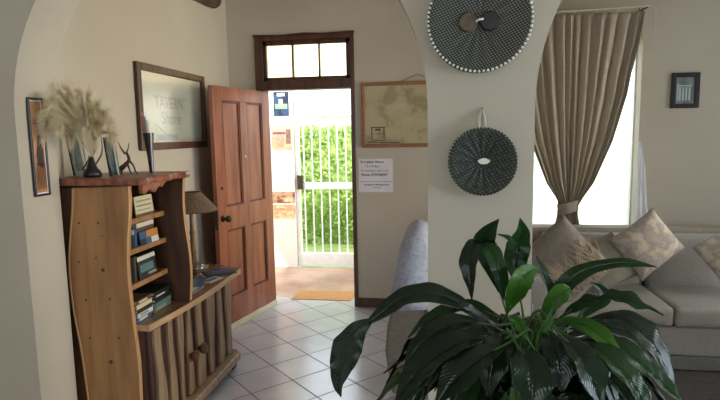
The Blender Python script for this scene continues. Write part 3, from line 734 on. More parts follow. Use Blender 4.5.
obj('lamp_shade', bm2, shade_m, lp)
bm = NB(); lathe(bm, [(.012, .43), (.016, .45), (.028, .49), (.02, .52), (.004, .53)], lc, 14); obj('bulb', bm, mat('bulb_glass', srgb(230, 226, 214), .2), lp, smooth=True)

def flat_item(name, label, cat_, cx, cy, w, d, rz, m, z=CT, th=.003, group=None, art=None):
    t = thing(name, label, cat_, (cx, cy, z), group, rz)
    obj('sheet', box(NB(), (-w/2, -d/2, 0), (w/2, d/2, th)), m, t, local=True)
    if art: obj('printed_panel', box(NB(), (-w*.35, -d*.4, th), (w*.2, d*.35, th+.0008)), art, t, local=True)
flat_item('brochure', 'blue brochure lying on the cabinet below the lamp', 'brochure', -1.60, 3.17, .15, .21, .3, BM['blue'], art=BM['teal'], group='brochures on the cabinet top')
flat_item('brochure', 'dark blue brochure at the far front corner of the cabinet', 'brochure', -1.53, 3.44, .14, .20, -.9, BM['dark'], art=BM['blue'], th=.008, group='brochures on the cabinet top')
flat_item('brochure', 'grey leaflet on the cabinet beside the blue brochure', 'brochure', -1.53, 3.02, .10, .16, .1, BM['grey'], art=BM['white'], group='brochures on the cabinet top')
flat_item('brochure', 'white leaflet lying nearest the front edge of the cabinet beyond the blue brochure', 'brochure', -1.505, 3.26, .08, .14, -.2, BM['white'], art=BM['blue'], group='brochures on the cabinet top')
gl = thing('glass_bowl', 'small round clear glass bowl on the cabinet top nearest the bookcase', 'bowl', (-1.62, 2.93, CT))
bm = NB(); lathe(bm, [(.035, 0), (.045, .008), (.065, .03), (.062, .03), (.042, .010), (.02, .006)], (-1.62, 2.93, CT), 20); obj('bowl_body', bm, ornament_glass, gl, smooth=True)
sg = thing('glass_bauble', 'round clear glass ornament on a small foot by the lamp', 'glass ornament', (-1.64, 3.37, CT))
bm = NB(); lathe(bm, [(.022, 0), (.024, .006), (.010, .012), (.024, .025), (.033, .045), (.030, .06), (.016, .075), (.008, .078)], (-1.64, 3.37, CT), 20); obj('glass_body', bm, glass('bauble_glass', (.8, .85, .86, 1), .35), sg, smooth=True)

# ------------------------------------------------------------ bead-edged baskets on the pillar
def dot_mat(name, base, dot, sc, rnd):
    m = bpy.data.materials.new(name); m.use_nodes = True; nt = m.node_tree; b = nt.nodes['Principled BSDF']
    tc = nt.nodes.new('ShaderNodeTexCoord'); mp = nt.nodes.new('ShaderNodeMapping'); mp.inputs['Rotation'].default_value = (0, R(28), 0); mp.inputs['Scale'].default_value = (sc, 0, sc*1.25)
    v = nt.nodes.new('ShaderNodeTexVoronoi'); v.inputs['Scale'].default_value = 1; v.inputs['Randomness'].default_value = rnd
    cr = nt.nodes.new('ShaderNodeValToRGB'); e = cr.color_ramp.elements; e[0].position = .20; e[0].color = dot; e[1].position = .34; e[1].color = base
    nt.links.new(tc.outputs['Object'], mp.inputs[0]); nt.links.new(mp.outputs[0], v.inputs['Vector']); nt.links.new(v.outputs['Distance'], cr.inputs[0]); nt.links.new(cr.outputs[0], b.inputs['Base Color'])
    b.inputs['Roughness'].default_value = .6
    return m
def basket(label, cx, cz, rad, beads, bead_r, m, bead_mat, centre):
    y0 = Y0
    t = thing('wall_basket', label, 'basket', (cx, y0, cz-rad))
    rot = Matrix.Rotation(R(90), 3, 'X')  # z -> -y
    bm = NB(); n = 64; rings = []
    prof = [(0.0, .022), (.12, .024), (.3, .032), (.6, .040), (.82, .048), (.95, .056), (1.0, .052), (1.0, .02), (.9, .004), (0.0, .004)]
    for r, d in prof:
        ring = []
        for i in range(n):
            a_ = 2*math.pi*i/n; rip = 1+.0*math.sin(i)
            dd = d + (.0035*math.sin(a_*17)*min(1, r*2.5) if .1 < r < .9 and d > .01 else 0)
            ring.append(bm.verts.new((cx+rad*r*math.cos(a_)*rip, y0-dd, cz+rad*r*math.sin(a_))))
        rings.append(ring)
    for k in range(len(rings)-1):
        for i in range(n):
            bm.faces.new((rings[k][i], rings[k+1][i], rings[k+1][(i+1) % n], rings[k][(i+1) % n]))
    bmesh.ops.remove_doubles(bm, verts=bm.verts[:], dist=1e-5)
    o = obj('bowl', bm, m, t, smooth=True)
    for k in range(beads):
        a_ = 2*math.pi*k/beads; b_ = NB(); bmesh.ops.create_icosphere(b_, subdivisions=2, radius=bead_r, matrix=Matrix.Translation((cx+rad*.985*math.cos(a_), y0-.058, cz+rad*.985*math.sin(a_))))
        obj('bead', b_, bead_mat, t, smooth=True)
    centre(t, cx, cz, y0)
    return t
bas_m = dot_mat('basket_weave', srgb(34, 35, 30), srgb(124, 126, 112), 96, 0.0)
bas2 = dot_mat('basket_cloth', srgb(30, 34, 28), srgb(84, 92, 74), 76, .25)
def cen1(t, cx, cz, y0):
    for s, m in ((-1, mat('brown_disc', srgb(74, 60, 44), .6, srgb(100, 84, 62), 40)), (1, mat('black_disc', srgb(34, 32, 28), .6))):
        b_ = NB(); lathe(b_, [(.034, 0), (.036, .008), (.030, .016), (.008, .018)], (cx+s*.038-.002, y0-.028, cz-.005), 24, rot=Matrix.Rotation(R(90), 3, 'X')); obj('disc', b_, m, t)
    b_ = NB(); tube(b_, [(cx-.014, y0-.048, cz-.006), (cx, y0-.052, cz), (cx+.014, y0-.048, cz+.002)], .004, 8); obj('toggle', b_, bead_m, t, smooth=True)
basket('large dark woven bowl with pale beaded rim on the pillar, higher of the two', .121, 2.003, .186, 72, .0052, bas_m, bead_m, cen1)
def cen2(t, cx, cz, y0):
    b_ = NB(); pts = []
    for k in range(16):
        a_ = 2*math.pi*k/16; pts.append(Vector((cx+.006+.021*math.cos(a_)*(1+.2*math.sin(3*a_)), y0-.028, cz-.002+.010*math.sin(a_)*(1.15+.35*math.sin(a_)))))
    prism(b_, pts, (0, -.006, 0)); obj('white_patch', b_, bead_m, t)
    for s in (-1, 1):
        b_ = NB(); tube(b_, cat([(cx+.0, y0-.004, cz+.195), (cx+s*.009-.004, y0-.02, cz+.165), (cx+s*.011-.004, y0-.045, cz+.125)], 5), [.003, .004, .005, .006, .007, .008, .008, .008, .008, .007, .006], 6)
        obj('ribbon', b_, mat('ribbon', srgb(186, 180, 160), .7), t)
    b_ = NB(); tube(b_, [(cx, y0+.005, cz+.196), (cx, y0-.018, cz+.198)], .003, 6); obj('nail', b_, brass, t)
basket('smaller dark cloth-covered bowl hung by a ribbon below the large one on the pillar', .137, 1.492, .127, 60, .0026, bas2, mat('olive_bead', srgb(170, 172, 130), .5), cen2)

# ------------------------------------------------------------ curtain
CY = 4.70
cx0 = at(570.5, 150, 1, CY).x; ztop = at(600, 13, 1, CY).z
tab = [(0, 1), (.16, .93), (.31, .83), (.42, .78), (.66, .60), (.88, .35), (.97, .18), (1, .15), (1.05, .15), (1.12, .19), (1.5, .30)]
ht = at(645, 13, 1, CY).x-cx0
zp = at(569, 205, 1, CY).z
def wfac(t):
    for (a_, b_), (c_, d_) in zip(tab, tab[1:]):
        if t <= c_: return b_+(d_-b_)*(t-a_)/(c_-a_)
    return tab[-1][1]
bm = NB(); NU, NV = 240, 60; grid = []
for j in range(NV+1):
    t = 1.4*j/NV; z = ztop+(zp-ztop)*t; w = ht*wfac(t); rw = []
    for i in range(NU+1):
        s = i/NU*2-1
        ph = s*math.pi*8.5+.9*math.sin(s*6)+.5*math.sin(s*13+t)
        amp = .032*(.45+.55*min(1, t*3))*(1-.3*min(1, t)); 
        if t < .04: amp *= .5
        cxx = cx0+(-.01 if t > 1 else 0)
        x = cxx+w*s+.004*math.sin(ph*2+1)*wfac(t)
        y = CY+amp*(1.2-2.4*abs(math.sin(ph*.75)))+.012*math.sin(ph*.37+3*t)
        rw.append(bm.verts.new((x, y, z)))
    grid.append(rw)
for j in range(NV):
    for i in range(NU): bm.faces.new((grid[j][i], grid[j+1][i], grid[j+1][i+1], grid[j][i+1]))
cu = thing('curtain', 'taupe pleated curtain gathered to a knot in front of the bright window', 'curtain', (cx0, CY, zp-.3))
obj('curtain_cloth', bm, taupe, cu, smooth=True, solid=.002)
bm = NB(); nn = 24
for k, (r1, r2, dz) in enumerate(((.075, .048, 0),)):
    prev = None; n1 = []
    rings = []
    for dz_, rr_ in ((-.045, 1.0), (-.03, 1.12), (.0, 1.05), (.035, 1.15), (.05, 1.0)):
        rings.append([bm.verts.new((cx0-.006+r1*rr_*math.cos(2*math.pi*i/nn)*(1+.05*math.sin(i*3)), CY+r2*rr_*math.sin(2*math.pi*i/nn), zp-.02+dz_+.02*math.cos(2*math.pi*i/nn))) for i in range(nn)])
    for a_, b_ in zip(rings, rings[1:]):
        for i in range(nn): bm.faces.new((a_[i], a_[(i+1) % nn], b_[(i+1) % nn], b_[i]))
obj('tie_band', bm, taupe, cu, smooth=True, solid=.004)
# rod
rz_ = ztop+.035
rod = thing('curtain_rod', 'thin curtain rail with small pale rings above the window', 'curtain rail', (cx0, CY, rz_))
bm = NB(); tube(bm, [(cx0-ht-.06, CY, rz_-.015), (cx0+ht+.04, CY, rz_)], .006, 8); obj('rail', bm, cream, rod)
for x in (cx0-ht-.03, cx0+ht+.02):
    bm = NB(); tube(bm, [(x, CY, rz_-.006), (x, YF, rz_)], .006, 8); box(bm, (x-.012, YF-.012, rz_-.025), (x+.012, YF+.001, rz_+.02)); obj('bracket', bm, brass, rod)
for k in range(7):
    x = cx0-ht+.03+(2*ht-.06)*k/6; z = rz_-.012
    bm = NB(); tube(bm, [Vector((x, CY+.012*math.cos(a_), z+.012*math.sin(a_)-.004)) for a_ in [2*math.pi*q_/12 for q_ in range(13)]], .0018, 5); obj('ring', bm, bead_m, rod)
bm = NB(); tube(bm, cat([(cx0+ht+.04, CY, rz_), (cx0+ht+.075, CY, rz_-.01), (cx0+ht+.08, CY, rz_-.09), (cx0+ht+.082, CY, rz_-.17)], 4), .002, 5); lathe(bm, [(.004, -.20), (.008, -.185), (.003, -.17)], (cx0+ht+.082, CY, rz_), 8); obj('pull_cord', bm, cream, rod)
# sheer
bm = NB(); n = 30; g = []
p_top = at(628, 140, 1, 4.80); 
for j in range(21):
    t = j/20; z = 1.50-(1.50-.75)*t; xr = 1.60+.12*t+.01*math.sin(t*6); xl = 1.585; rw = []
    for i in range(13):
        s = i/12; rw.append(bm.verts.new((xl+(xr-xl)*s, 4.81+.012*math.sin(s*14), z)))
    g.append(rw)
for j in range(20):
    for i in range(12): bm.faces.new((g[j][i], g[j+1][i], g[j+1][i+1], g[j][i+1]))
tag(obj('sheer_curtain', bm, sheer, smooth=True, solid=.001), 'thin white net curtain hanging at the right edge of the window', 'net curtain')

# ------------------------------------------------------------ soft shapes
def pillow_bm(w, h, t, puff=.6, n=18, seed=0, pinch=.10):
    bm = NB(); rows = {}
    for side in (1, -1):
        for i in range(n+1):
            for j in range(n+1):
                u = i/n*2-1; v = j/n*2-1
                e = (max(0, 1-abs(u)**2.6)*max(0, 1-abs(v)**2.6))**puff
                x = u*w/2*(1-pinch*(1-abs(v)**3)*abs(u)**4*.6-.02*0); y = v*h/2*(1-pinch*(1-abs(u)**3)*abs(v)**4*.6)
                z = side*t/2*e+.006*noise.noise(Vector((u*2+seed, v*2, side)))*e
                if side == -1 and (i in (0, n) or j in (0, n)): rows[(side, i, j)] = rows[(1, i, j)]
                else: rows[(side, i, j)] = bm.verts.new((x, y, z))
        for i in range(n):
            for j in range(n):
                q4 = [rows[(side, i, j)], rows[(side, i+1, j)], rows[(side, i+1, j+1)], rows[(side, i, j+1)]]
                bm.faces.new(q4 if side == 1 else q4[::-1])
    return bm
def cushion(label, cen, w, h, t, spin, face, tilt, m, seed=0, decor=None, group='scatter cushions on the sofa'):
    """face: yaw of the facing direction (0 = towards -y); tilt: leaning back; spin: rotation in its own plane"""
    M3 = Matrix.Rotation(face, 4, 'Z') @ Matrix.Rotation(-tilt, 4, 'X') @ Matrix.Rotation(R(90), 4, 'X') @ Matrix.Rotation(spin, 4, 'Z')
    bm = pillow_bm(w, h, t, seed=seed)
    for v in bm.verts: v.co = (M3 @ v.co)+Vector(cen)
    o = obj('cushion', bm, m, smooth=True); tag(o, label, 'cushion', group)
    # cord piping round the seam
    pts = []; k = 24
    for e in range(4):
        for i in range(k):
            s = i/k*2-1; u, v = [(s, -1), (1, s), (-s, 1), (-1, -s)][e]
            p = .10; x = u*w/2*(1-p*(1-abs(v)**3)*abs(u)**4*.6); y = v*h/2*(1-p*(1-abs(u)**3)*abs(v)**4*.6)
            pts.append((M3 @ Vector((x, y, 0)))+Vector(cen))
    b_ = NB(); tube(b_, pts+[pts[0]], .003, 6); obj('piping', b_, fabric, o)
    if decor: decor(o, M3, Vector(cen), w, h, t)
    return o

def rbox(lo, hi, r=.05, seg=3, sub=0):
    bm = NB(); box(bm, lo, hi); bmesh.ops.bevel(bm, geom=bm.edges[:]+bm.verts[:], offset=r, segments=seg, profile=.6, affect='EDGES'); return bm

# ------------------------------------------------------------ sofa
SX0, SX1 = .52, 2.78
sofa = thing('sofa', 'grey-beige fabric sofa under the window', 'sofa', ((SX0+SX1)/2, 4.2, 0))
obj('base', rbox((SX0+.12, 3.73, .10), (SX1-.12, 4.55, .30), .015), fabric, sofa)
bm = rbox((SX0+.10, 3.715, .012), (SX1-.10, 3.735, .10), .006); obj('skirt', bm, mat('skirt_fabric', srgb(122, 119, 114), .9, srgb(130, 127, 122), 60), sofa)
obj('back_frame', rbox((SX0+.05, 4.44, .10), (SX1-.05, 4.62, .838), .035), mat('sofa_back_fabric', srgb(150, 138, 120), .9, srgb(160, 148, 130), 60), sofa, smooth=False)
for x0, x1 in ((SX0, SX0+.20), (SX1-.20, SX1)):
    obj('armrest', rbox((x0, 3.70, .03), (x1, 4.50, .62), .06, 4), fabric, sofa)
for x0, x1 in ((SX0+.2, SX0+.2), ):
    pass
xs = [.72, 1.49, 2.58]
xs = [.72, 1.50, 2.04+.24, 2.58]
xs = [.72, 1.495, 2.58]
for a_, b_ in ((.725, 1.49), (1.50, 2.035), (2.045, 2.575)):
    obj('seat_cushion', rbox((a_, 3.70, .302), (b_, 4.27, .435), .04, 4), fabric, sofa, smooth=True)
    w = b_-a_
    bm = pillow_bm(w, .44, .20, .35, pinch=.03)
    Mx = Matrix.Translation(((a_+b_)/2, 4.34, .60)) @ Matrix.Rotation(-R(12), 4, 'X') @ Matrix.Rotation(R(90), 4, 'X')
    for v in bm.verts: v.co = Mx @ v.co
    obj('back_cushion', bm, fabric, sofa, smooth=True)

def grass_decor(o, M3, cen, w, h, t):
    rnd = random.Random(5); b_ = NB()
    for k in range(130):
        u = rnd.uniform(-.42, .42)*w; v0 = rnd.uniform(-.46, -.05)*h; ln = rnd.uniform(.08, .2)*h*1.6; an = rnd.gauss(0, .45)
        def P(x, y):
            uu_, vv = 2*x/w, 2*y/h
            e = (max(0, 1-abs(uu_)**2.6)*max(0, 1-abs(vv)**2.6))**.6
            return (M3 @ Vector((x, y, t/2*e+.0035)))+cen
        pts = [P(u+math.sin(an)*ln*s+.02*math.sin(s*3)*an, min(.47*h, v0+math.cos(an)*ln*s)) for s in (0, .35, .7, 1)]
        tube(b_, pts, [.003, .0035, .003, .0015], 4)
    obj('grass_embroidery', b_, mat('straw_thread', srgb(184, 164, 140), .7, srgb(206, 188, 162), 20), o)
beige = mat('beige_cushion', srgb(132, 123, 114), .85, srgb(146, 137, 127), 25, bump=.1)
grey_c = mat('greige_cushion', srgb(140, 132, 120), .85, srgb(150, 142, 130), 40, bump=.1)
floral = mat('floral_cushion', srgb(186, 176, 156), .85, srgb(206, 196, 178), 9, lo=.4, hi=.6, bump=.1)
cr = floral.node_tree.nodes[floral['cr']]; e = cr.color_ramp.elements.new(.46); e.color = srgb(166, 152, 158); e = cr.color_ramp.elements.new(.53); e.color = srgb(190, 176, 148)
floral.node_tree.nodes['Noise Texture'].inputs['Scale'].default_value = 14
pc = at(562, 264, 1, 3.88); cushion('large brown-beige cushion with straw-coloured grasses at the left end of the sofa', pc, .50, .50, .15, R(44), R(-8), R(14), beige, 1, grass_decor)
pc = at(603, 264, 1, 4.08); cushion('plain greige cushion lying back between the grass cushion and the floral one', pc, .36, .36, .12, R(28), 0, R(20), grey_c, 2)
pc = at(647.5, 244, 1, 4.09); cushion('pale floral cushion standing on its corner in the middle of the sofa', pc, .40, .36, .14, R(36), R(4), R(16), floral, 3)
pc = at(735, 254, 1, 4.06); cushion('pale cushion at the right edge of view on the sofa', pc, .40, .36, .14, R(35), R(-6), R(18), floral, 4)
tag(obj('area_rug', rbox((.56, 2.55, .001), (3.1, 3.705, .012), .004, 1), rug_m), 'dark grey-brown rug on the floor in front of the sofa', 'rug')

# ------------------------------------------------------------ armchair behind the pillar
ac = thing('armchair', 'high-backed beige armchair standing behind the pillar', 'armchair', (.05, 3.4, 0))
Yn, Yfr = 3.05, 3.62
acf = mat('armchair_fabric', srgb(104, 94, 82), .9, srgb(114, 104, 92), 50)
prof = [(-.315, .06), (-.350, .32), (-.335, .48), (-.275, .70), (-.235, .90), (-.205, .965), (-.16, .985), (-.128, .94), (-.12, .8), (-.13, .45), (-.13, .06)]
bm = NB(); prism(bm, [Vector((x, Yn, z)) for x, z in prof], (0, Yfr-Yn, 0)); obj('backrest', bm, acf, ac, bevel=.02)
obj('seat', rbox((-.125, Yn+.11, .12), (.50, Yfr-.11, .45), .04, 3), acf, ac)
for y in (Yn, Yfr-.10): obj('armrest', rbox((-.12, y, .10), (.50, y+.10, .64), .035, 3), acf, ac)
for x in (-.27, .43):
    for y in (Yn+.05, Yfr-.05): obj('leg', box(NB(), (x-.02, y-.02, 0), (x+.02, y+.02, .115)), dark_wood, ac)
# throw draped over its back
tm = mat('throw_cloth', srgb(148, 150, 162), .9, srgb(172, 174, 184), 40, bump=.4)
pf = [(-.318, .58), (-.296, .68), (-.275, .78), (-.255, .88), (-.242, .95), (-.21, .995), (-.165, 1.01), (-.118, .98), (-.104, .90), (-.10, .75), (-.105, .60)]
pts = cat([(x, 0, z) for x, z in pf], 3); bm = NB(); g = []
for p in pts:
    rw = []
    for i in range(25):
        y = Yn-.012+(Yfr-Yn+.024)*i/24
        side_ = (p-Vector((-.2, 0, .8))); off = .006*math.sin(i*1.3+p.z*4)+.010
        d_ = Vector((side_.x, 0, side_.z*.3)).normalized()*off
        rw.append(bm.verts.new((p.x+d_.x, y, p.z+d_.z)))
    g.append(rw)
for a_, b_ in zip(g, g[1:]):
    for i in range(24): bm.faces.new((a_[i], a_[i+1], b_[i+1], b_[i]))
# end cover facing the viewer
h = len(g)//2
for i in range(h):
    a_, b_ = g[i][0], g[-1-i][0]; c_, d_ = g[i+1][0], g[-2-i][0]
    if len({a_, b_, c_, d_}) == 4 and a_.co.z > .60: 
        bm.faces.new((a_, b_, d_, c_))
    elif len({a_, b_, c_, d_}) == 4: bm.faces.new((a_, b_, d_, c_))
tag(obj('throw', bm, tm, smooth=True, solid=.006), 'pale blue-grey knitted throw draped over the armchair back', 'throw')

# ------------------------------------------------------------ peace lily
PYc = 1.30
PC = at(520, 400, 1, PYc); PC.z = .86
table = thing('side_table', 'low round dark side table carrying the potted plant', 'side table', (PC.x, PYc, 0))
bm = NB(); lathe(bm, [(.22, .61), (.225, .62), (.225, .635), (.22, .64)], (PC.x, PYc, 0), 32); obj('table_top', bm, dark_wood, table)
bm = NB(); lathe(bm, [(.03, .02), (.025, .3), (.035, .61)], (PC.x, PYc, 0), 16); obj('pedestal', bm, dark_wood, table)
bm = NB(); lathe(bm, [(.16, 0), (.16, .015), (.05, .03)], (PC.x, PYc, 0), 24); obj('foot', bm, dark_wood, table)
plant = thing('potted_peace_lily', 'big glossy dark green peace lily in the foreground in front of the pillar', 'potted plant', (PC.x, PYc, .64))
bm = NB(); cc = (PC.x, PYc, .64)
prof = [(.095, 0), (.125, .20), (.135, .215), (.135, .235), (.12, .235), (.115, .20)]
lathe(bm, prof, cc, 32); obj('pot', bm, mat('pot_glaze', srgb(120, 84, 62), .4), plant, smooth=False)
bm = NB(); lathe(bm, [(.114, .195), (.114, .205)], cc, 24); obj('soil', bm, mat('soil', srgb(46, 34, 26), .95, srgb(66, 50, 38), 60, bump=.5), plant)

def leaf_mat(name, c1, c2, tr, rough):
    m = mat(name, c1, rough, c2, 5, transl=tr, spec=.38)
    nt = m.node_tree; N = nt.nodes.new; Lk = nt.links.new
    u_ = N('ShaderNodeUVMap'); sx = N('ShaderNodeSeparateXYZ'); Lk(u_.outputs[0], sx.inputs[0])
    def mth(op, a_, b_=None):
        q_ = N('ShaderNodeMath'); q_.operation = op
        for i_, v_ in enumerate((a_, b_)):
            if v_ is None: continue
            if isinstance(v_, (int, float)): q_.inputs[i_].default_value = v_
            else: Lk(v_, q_.inputs[i_])
        return q_.outputs[0]
    au = mth('ABSOLUTE', mth('SUBTRACT', sx.outputs[0], .5))
    ph_ = mth('SUBTRACT', mth('MULTIPLY', sx.outputs[1], 760.0), mth('MULTIPLY', au, 60.0))
    hgt = mth('SINE', ph_)
    bp = N('ShaderNodeBump'); bp.inputs['Strength'].default_value = .16; bp.inputs['Distance'].default_value = .001
    Lk(hgt, bp.inputs['Height']); Lk(bp.outputs[0], nt.nodes['Principled BSDF'].inputs['Normal'])
    return m
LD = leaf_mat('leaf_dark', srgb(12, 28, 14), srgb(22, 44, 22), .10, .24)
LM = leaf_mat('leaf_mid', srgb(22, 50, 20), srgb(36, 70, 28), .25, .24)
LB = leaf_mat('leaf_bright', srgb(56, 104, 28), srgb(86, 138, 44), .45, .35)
stem_m = mat('leaf_stalk', srgb(52, 84, 36), .4, srgb(70, 104, 46), 8)
base = Vector((PC.x, PYc, .845))

def leaf(path, width, m, widths=None, nrm=None, fold=.25, wav=.06, stalk=True, roll=0.0, seed=0, ribs=True, base_off=None):
    """path: 3D points from blade base to tip. width: half width in m. nrm: preferred upward normal"""
    rnd = random.Random(seed*7+1)
    pts = cat(path, 6); n = len(pts); up0 = Vector(nrm) if nrm else Vector((0, 0, 1))
    bm = NB(); K = 8; g = []; prev_s = None; arc = 0.0; arcs = []
    for i, p in enumerate(pts):
        t = i/(n-1); tan = (pts[min(i+1, n-1)]-pts[max(i-1, 0)]).normalized()
        s = tan.cross(up0)
        if s.length < .15 and prev_s is not None: s = prev_s
        s = s.normalized()
        if prev_s is not None:
            if s.dot(prev_s) < 0: s = -s
            s = (s*.5+prev_s*.5); s = (s-tan*s.dot(tan)).normalized()
        prev_s = s; nn_ = s.cross(tan).normalized()
        a_ = roll*t; s2 = s*math.cos(a_)+nn_*math.sin(a_); n2 = nn_*math.cos(a_)-s*math.sin(a_)
        if widths:
            f = t*(len(widths)-1); j = min(int(f), len(widths)-2); w = widths[j]+(widths[j+1]-widths[j])*(f-j)
        else:
            w = width*(math.sin(math.pi*min(1, t*.98+.02)**.75)**.8)*(1 if t < .8 else 1-((t-.8)/.2)**2*.35)
            w = max(w, .0008)
        rw = []
        for k in range(-K, K+1):
            q_ = k/K
            lift = abs(q_)*fold*w+(wav*1.8*w*math.sin(t*13+(2 if k > 0 else 0)+seed)+wav*w*math.sin(t*31+(1 if k > 0 else 0)+seed*2))*q_*q_
            vein = .0016*math.sin((t*n*1.0+abs(q_)*3.2)*2.2)*min(1, w/.02)*(1-abs(q_)) if ribs else 0
            rw.append(bm.verts.new(p+s2*(q_*w)+n2*(lift+vein-(.003 if k == 0 else 0))))
        g.append(rw)
        if i: arc += (p-pts[i-1]).length
        arcs.append(arc)
    uv = bm.loops.layers.uv.new('leaf_uv')
    for r_i, (a_, b_) in enumerate(zip(g, g[1:])):
        for k in range(2*K):
            f = bm.faces.new((a_[k], a_[k+1], b_[k+1], b_[k]))
            for lp_, uvv in zip(f.loops, ((k/2/K, arcs[r_i]), ((k+1)/2/K, arcs[r_i]), ((k+1)/2/K, arcs[r_i+1]), (k/2/K, arcs[r_i+1]))): lp_[uv].uv = uvv
    o = obj('leaf', bm, m, plant, smooth=True, solid=.0007)
    if stalk:
        b0 = base+Vector((random.uniform(-.06, .06), random.uniform(-.06, .06), 0)) if base_off is None else base+Vector(base_off)
        d0 = (pts[1]-pts[0]).normalized(); L_ = (pts[0]-b0).length
        c1 = b0+Vector((0, 0, L_*.45)); c2 = pts[0]-d0*L_*.25
        sp = cat([b0, c1*.5+(b0+pts[0])*.25, c2, pts[0]], 5)
        tube_bm = NB(); tube(tube_bm, sp+[pts[3]], [.0042-.0018*i/len(sp) for i in range(len(sp)+1)], 6)
        st = obj('stalk', tube_bm, stem_m, o, smooth=True)
    return o
def P(*a): return [at(x, y, 1, yy) for x, y, yy in a]
px_m = 1.3/541
random.seed(11)
# long leaf arching to the left with the drooping black tip
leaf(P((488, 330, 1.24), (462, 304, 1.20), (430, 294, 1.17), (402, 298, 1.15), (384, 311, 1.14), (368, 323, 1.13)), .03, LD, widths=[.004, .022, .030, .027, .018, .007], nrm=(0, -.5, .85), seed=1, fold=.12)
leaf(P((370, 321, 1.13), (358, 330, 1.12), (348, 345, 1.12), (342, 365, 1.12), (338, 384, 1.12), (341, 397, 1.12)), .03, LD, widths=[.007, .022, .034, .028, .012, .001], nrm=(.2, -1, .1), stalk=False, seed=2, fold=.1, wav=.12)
# upright group left
leaf(P((500, 292, 1.30), (490, 262, 1.30), (484, 243, 1.30), (490, 230, 1.29), (499, 219, 1.28)), .03, LD, widths=[.004, .022, .030, .018, .001], nrm=(0, -1, .15), seed=3, fold=.3)
leaf(P((482, 240, 1.30), (474, 246, 1.27), (469, 260, 1.25), (470, 278, 1.24), (472, 300, 1.24)), .022, LD, widths=[.012, .022, .024, .016, .001], nrm=(-.5, -.8, .2), stalk=False, seed=4, fold=.2)
leaf(P((480, 242, 1.29), (490, 250, 1.26), (497, 266, 1.24), (501, 282, 1.24), (504, 300, 1.25)), .022, LM, widths=[.008, .022, .024, .018, .001], nrm=(.45, -.85, .3), stalk=False, seed=5, fold=.2)
leaf(P((514, 244, 1.31), (508, 238, 1.31), (498, 234, 1.31)), .01, LM, widths=[.003, .008, .001], nrm=(0, -.6, .8), stalk=False, seed=6)
# centre upright leaf
leaf(P((518, 285, 1.32), (515, 262, 1.33), (518, 244, 1.33), (522, 232, 1.32), (520, 218, 1.31)), .03, LM, widths=[.005, .028, .030, .018, .001], nrm=(.1, -1, .1), seed=7, fold=.3)
# bright leaf below it
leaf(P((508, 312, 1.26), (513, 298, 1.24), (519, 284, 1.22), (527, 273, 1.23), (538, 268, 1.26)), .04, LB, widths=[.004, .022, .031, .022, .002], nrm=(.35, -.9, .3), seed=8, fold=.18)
# leaf right of centre, shiny
leaf(P((550, 312, 1.30), (549, 290, 1.30), (542, 272, 1.30), (537, 256, 1.31)), .012, LM, widths=[.004, .016, .013, .001], nrm=(.7, -.7, .3), seed=9, fold=.4)
leaf(P((540, 320, 1.26), (552, 302, 1.25), (562, 292, 1.25), (570, 288, 1.26)), .02, LB, widths=[.004, .020, .022, .004], nrm=(.2, -.9, .4), seed=10)
# big arc to the right
leaf(P((548, 322, 1.30), (556, 296, 1.30), (578, 274, 1.29), (605, 265, 1.28), (630, 263, 1.27), (657, 267, 1.26)), .02, LM, widths=[.004, .020, .021, .014, .011, .001], nrm=(-.1, -.7, .7), seed=11, fold=.1)
# right cluster
leaf(P((560, 318, 1.24), (585, 303, 1.20), (610, 297, 1.18), (638, 303, 1.16), (664, 315, 1.15)), .02, LM, widths=[.006, .018, .020, .014, .001], nrm=(.1, -.45, .9), seed=12, fold=.2, wav=.25)
leaf(P((575, 322, 1.30), (590, 308, 1.32), (604, 298, 1.33), (600, 288, 1.33), (590, 282, 1.32)), .016, LM, widths=[.004, .014, .016, .010, .001], nrm=(0, -1, .3), seed=13)
leaf(P((550, 322, 1.18), (575, 322, 1.13), (598, 334, 1.10), (615, 352, 1.08), (626, 375, 1.07)), .024, LB, widths=[.006, .018, .022, .014, .001], nrm=(.2, -.6, .75), seed=14, fold=.2)
leaf(P((585, 322, 1.26), (618, 318, 1.22), (645, 335, 1.19), (662, 362, 1.17), (674, 396, 1.16)), .04, LD, widths=[.006, .030, .042, .032, .004], nrm=(.5, -.55, .7), seed=15, fold=.15)
leaf(P((590, 335, 1.14), (618, 345, 1.10), (642, 365, 1.08), (664, 385, 1.07), (682, 402, 1.06)), .03, LM, widths=[.006, .024, .030, .022, .002], nrm=(.45, -.5, .75), seed=16, fold=.25)
leaf(P((575, 340, 1.10), (602, 352, 1.05), (624, 374, 1.02), (640, 398, 1.01), (652, 425, 1.0)), .03, LM, widths=[.006, .024, .032, .024, .002], nrm=(.4, -.5, .75), seed=17, fold=.3)
leaf(P((560, 335, 1.08), (578, 352, 1.02), (592, 378, .99), (602, 408, .98)), .03, LD, widths=[.006, .030, .034, .004], nrm=(.3, -.6, .75), seed=18, fold=.25)
leaf(P((565, 328, 1.3), (600, 326, 1.3), (635, 335, 1.3), (660, 352, 1.3)), .03, LD, widths=[.006, .026, .026, .002], nrm=(.3, -.4, .85), seed=19)
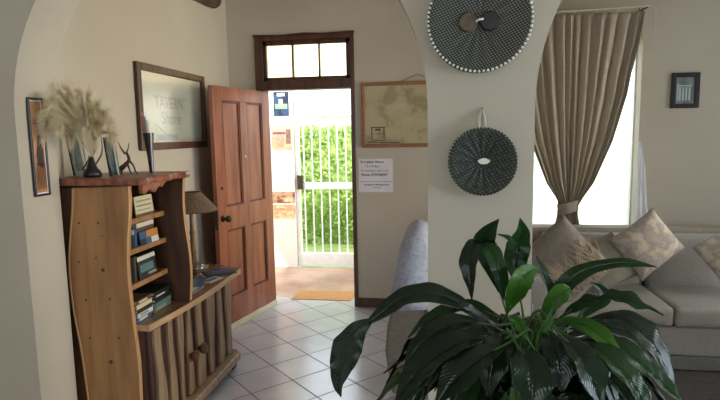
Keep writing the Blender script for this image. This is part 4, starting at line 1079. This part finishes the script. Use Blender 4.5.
# left cluster
leaf(P((492, 325, 1.18), (462, 322, 1.13), (436, 332, 1.10), (416, 350, 1.08), (404, 372, 1.08)), .03, LD, widths=[.006, .024, .030, .020, .002], nrm=(-.3, -.5, .8), seed=20)
leaf(P((498, 335, 1.12), (465, 340, 1.06), (436, 356, 1.03), (412, 378, 1.01), (394, 406, 1.01)), .034, LD, widths=[.006, .028, .034, .026, .002], nrm=(-.4, -.5, .75), seed=21)
leaf(P((505, 345, 1.08), (480, 358, 1.02), (456, 378, .99), (436, 404, .98)), .034, LD, widths=[.006, .030, .036, .004], nrm=(-.3, -.6, .75), seed=22)
leaf(P((500, 318, 1.32), (470, 306, 1.36), (446, 312, 1.38), (424, 322, 1.39), (408, 338, 1.40)), .024, LM, widths=[.005, .020, .024, .016, .001], nrm=(-.2, -.5, .85), seed=23)
leaf(P((500, 330, 1.24), (478, 316, 1.2), (462, 308, 1.18), (450, 312, 1.17)), .02, LD, widths=[.005, .016, .016, .001], nrm=(-.2, -.6, .8), seed=24)
leaf(P((520, 350, 1.05), (528, 362, 1.0), (532, 385, .97), (530, 412, .96)), .034, LD, widths=[.006, .032, .038, .004], nrm=(.05, -.75, .65), seed=25, fold=.3)
leaf(P((510, 335, 1.14), (500, 345, 1.08), (492, 366, 1.05), (488, 396, 1.04)), .03, LD, widths=[.006, .028, .032, .003], nrm=(-.1, -.8, .6), seed=26, fold=.3)
leaf(P((545, 330, 1.14), (552, 342, 1.08), (560, 365, 1.05), (562, 392, 1.04)), .03, LD, widths=[.006, .026, .032, .003], nrm=(.15, -.8, .6), seed=27, fold=.3)
leaf(P((528, 340, 1.15), (520, 326, 1.14), (516, 320, 1.13), (508, 318, 1.12)), .014, LB, widths=[.004, .012, .010, .001], nrm=(0, -1, .4), seed=28)
leaf(P((536, 352, 1.12), (540, 336, 1.11), (548, 322, 1.11), (552, 308, 1.12)), .012, LB, widths=[.003, .010, .009, .001], nrm=(.3, -1, .3), seed=29)
# further leaves all round the crown
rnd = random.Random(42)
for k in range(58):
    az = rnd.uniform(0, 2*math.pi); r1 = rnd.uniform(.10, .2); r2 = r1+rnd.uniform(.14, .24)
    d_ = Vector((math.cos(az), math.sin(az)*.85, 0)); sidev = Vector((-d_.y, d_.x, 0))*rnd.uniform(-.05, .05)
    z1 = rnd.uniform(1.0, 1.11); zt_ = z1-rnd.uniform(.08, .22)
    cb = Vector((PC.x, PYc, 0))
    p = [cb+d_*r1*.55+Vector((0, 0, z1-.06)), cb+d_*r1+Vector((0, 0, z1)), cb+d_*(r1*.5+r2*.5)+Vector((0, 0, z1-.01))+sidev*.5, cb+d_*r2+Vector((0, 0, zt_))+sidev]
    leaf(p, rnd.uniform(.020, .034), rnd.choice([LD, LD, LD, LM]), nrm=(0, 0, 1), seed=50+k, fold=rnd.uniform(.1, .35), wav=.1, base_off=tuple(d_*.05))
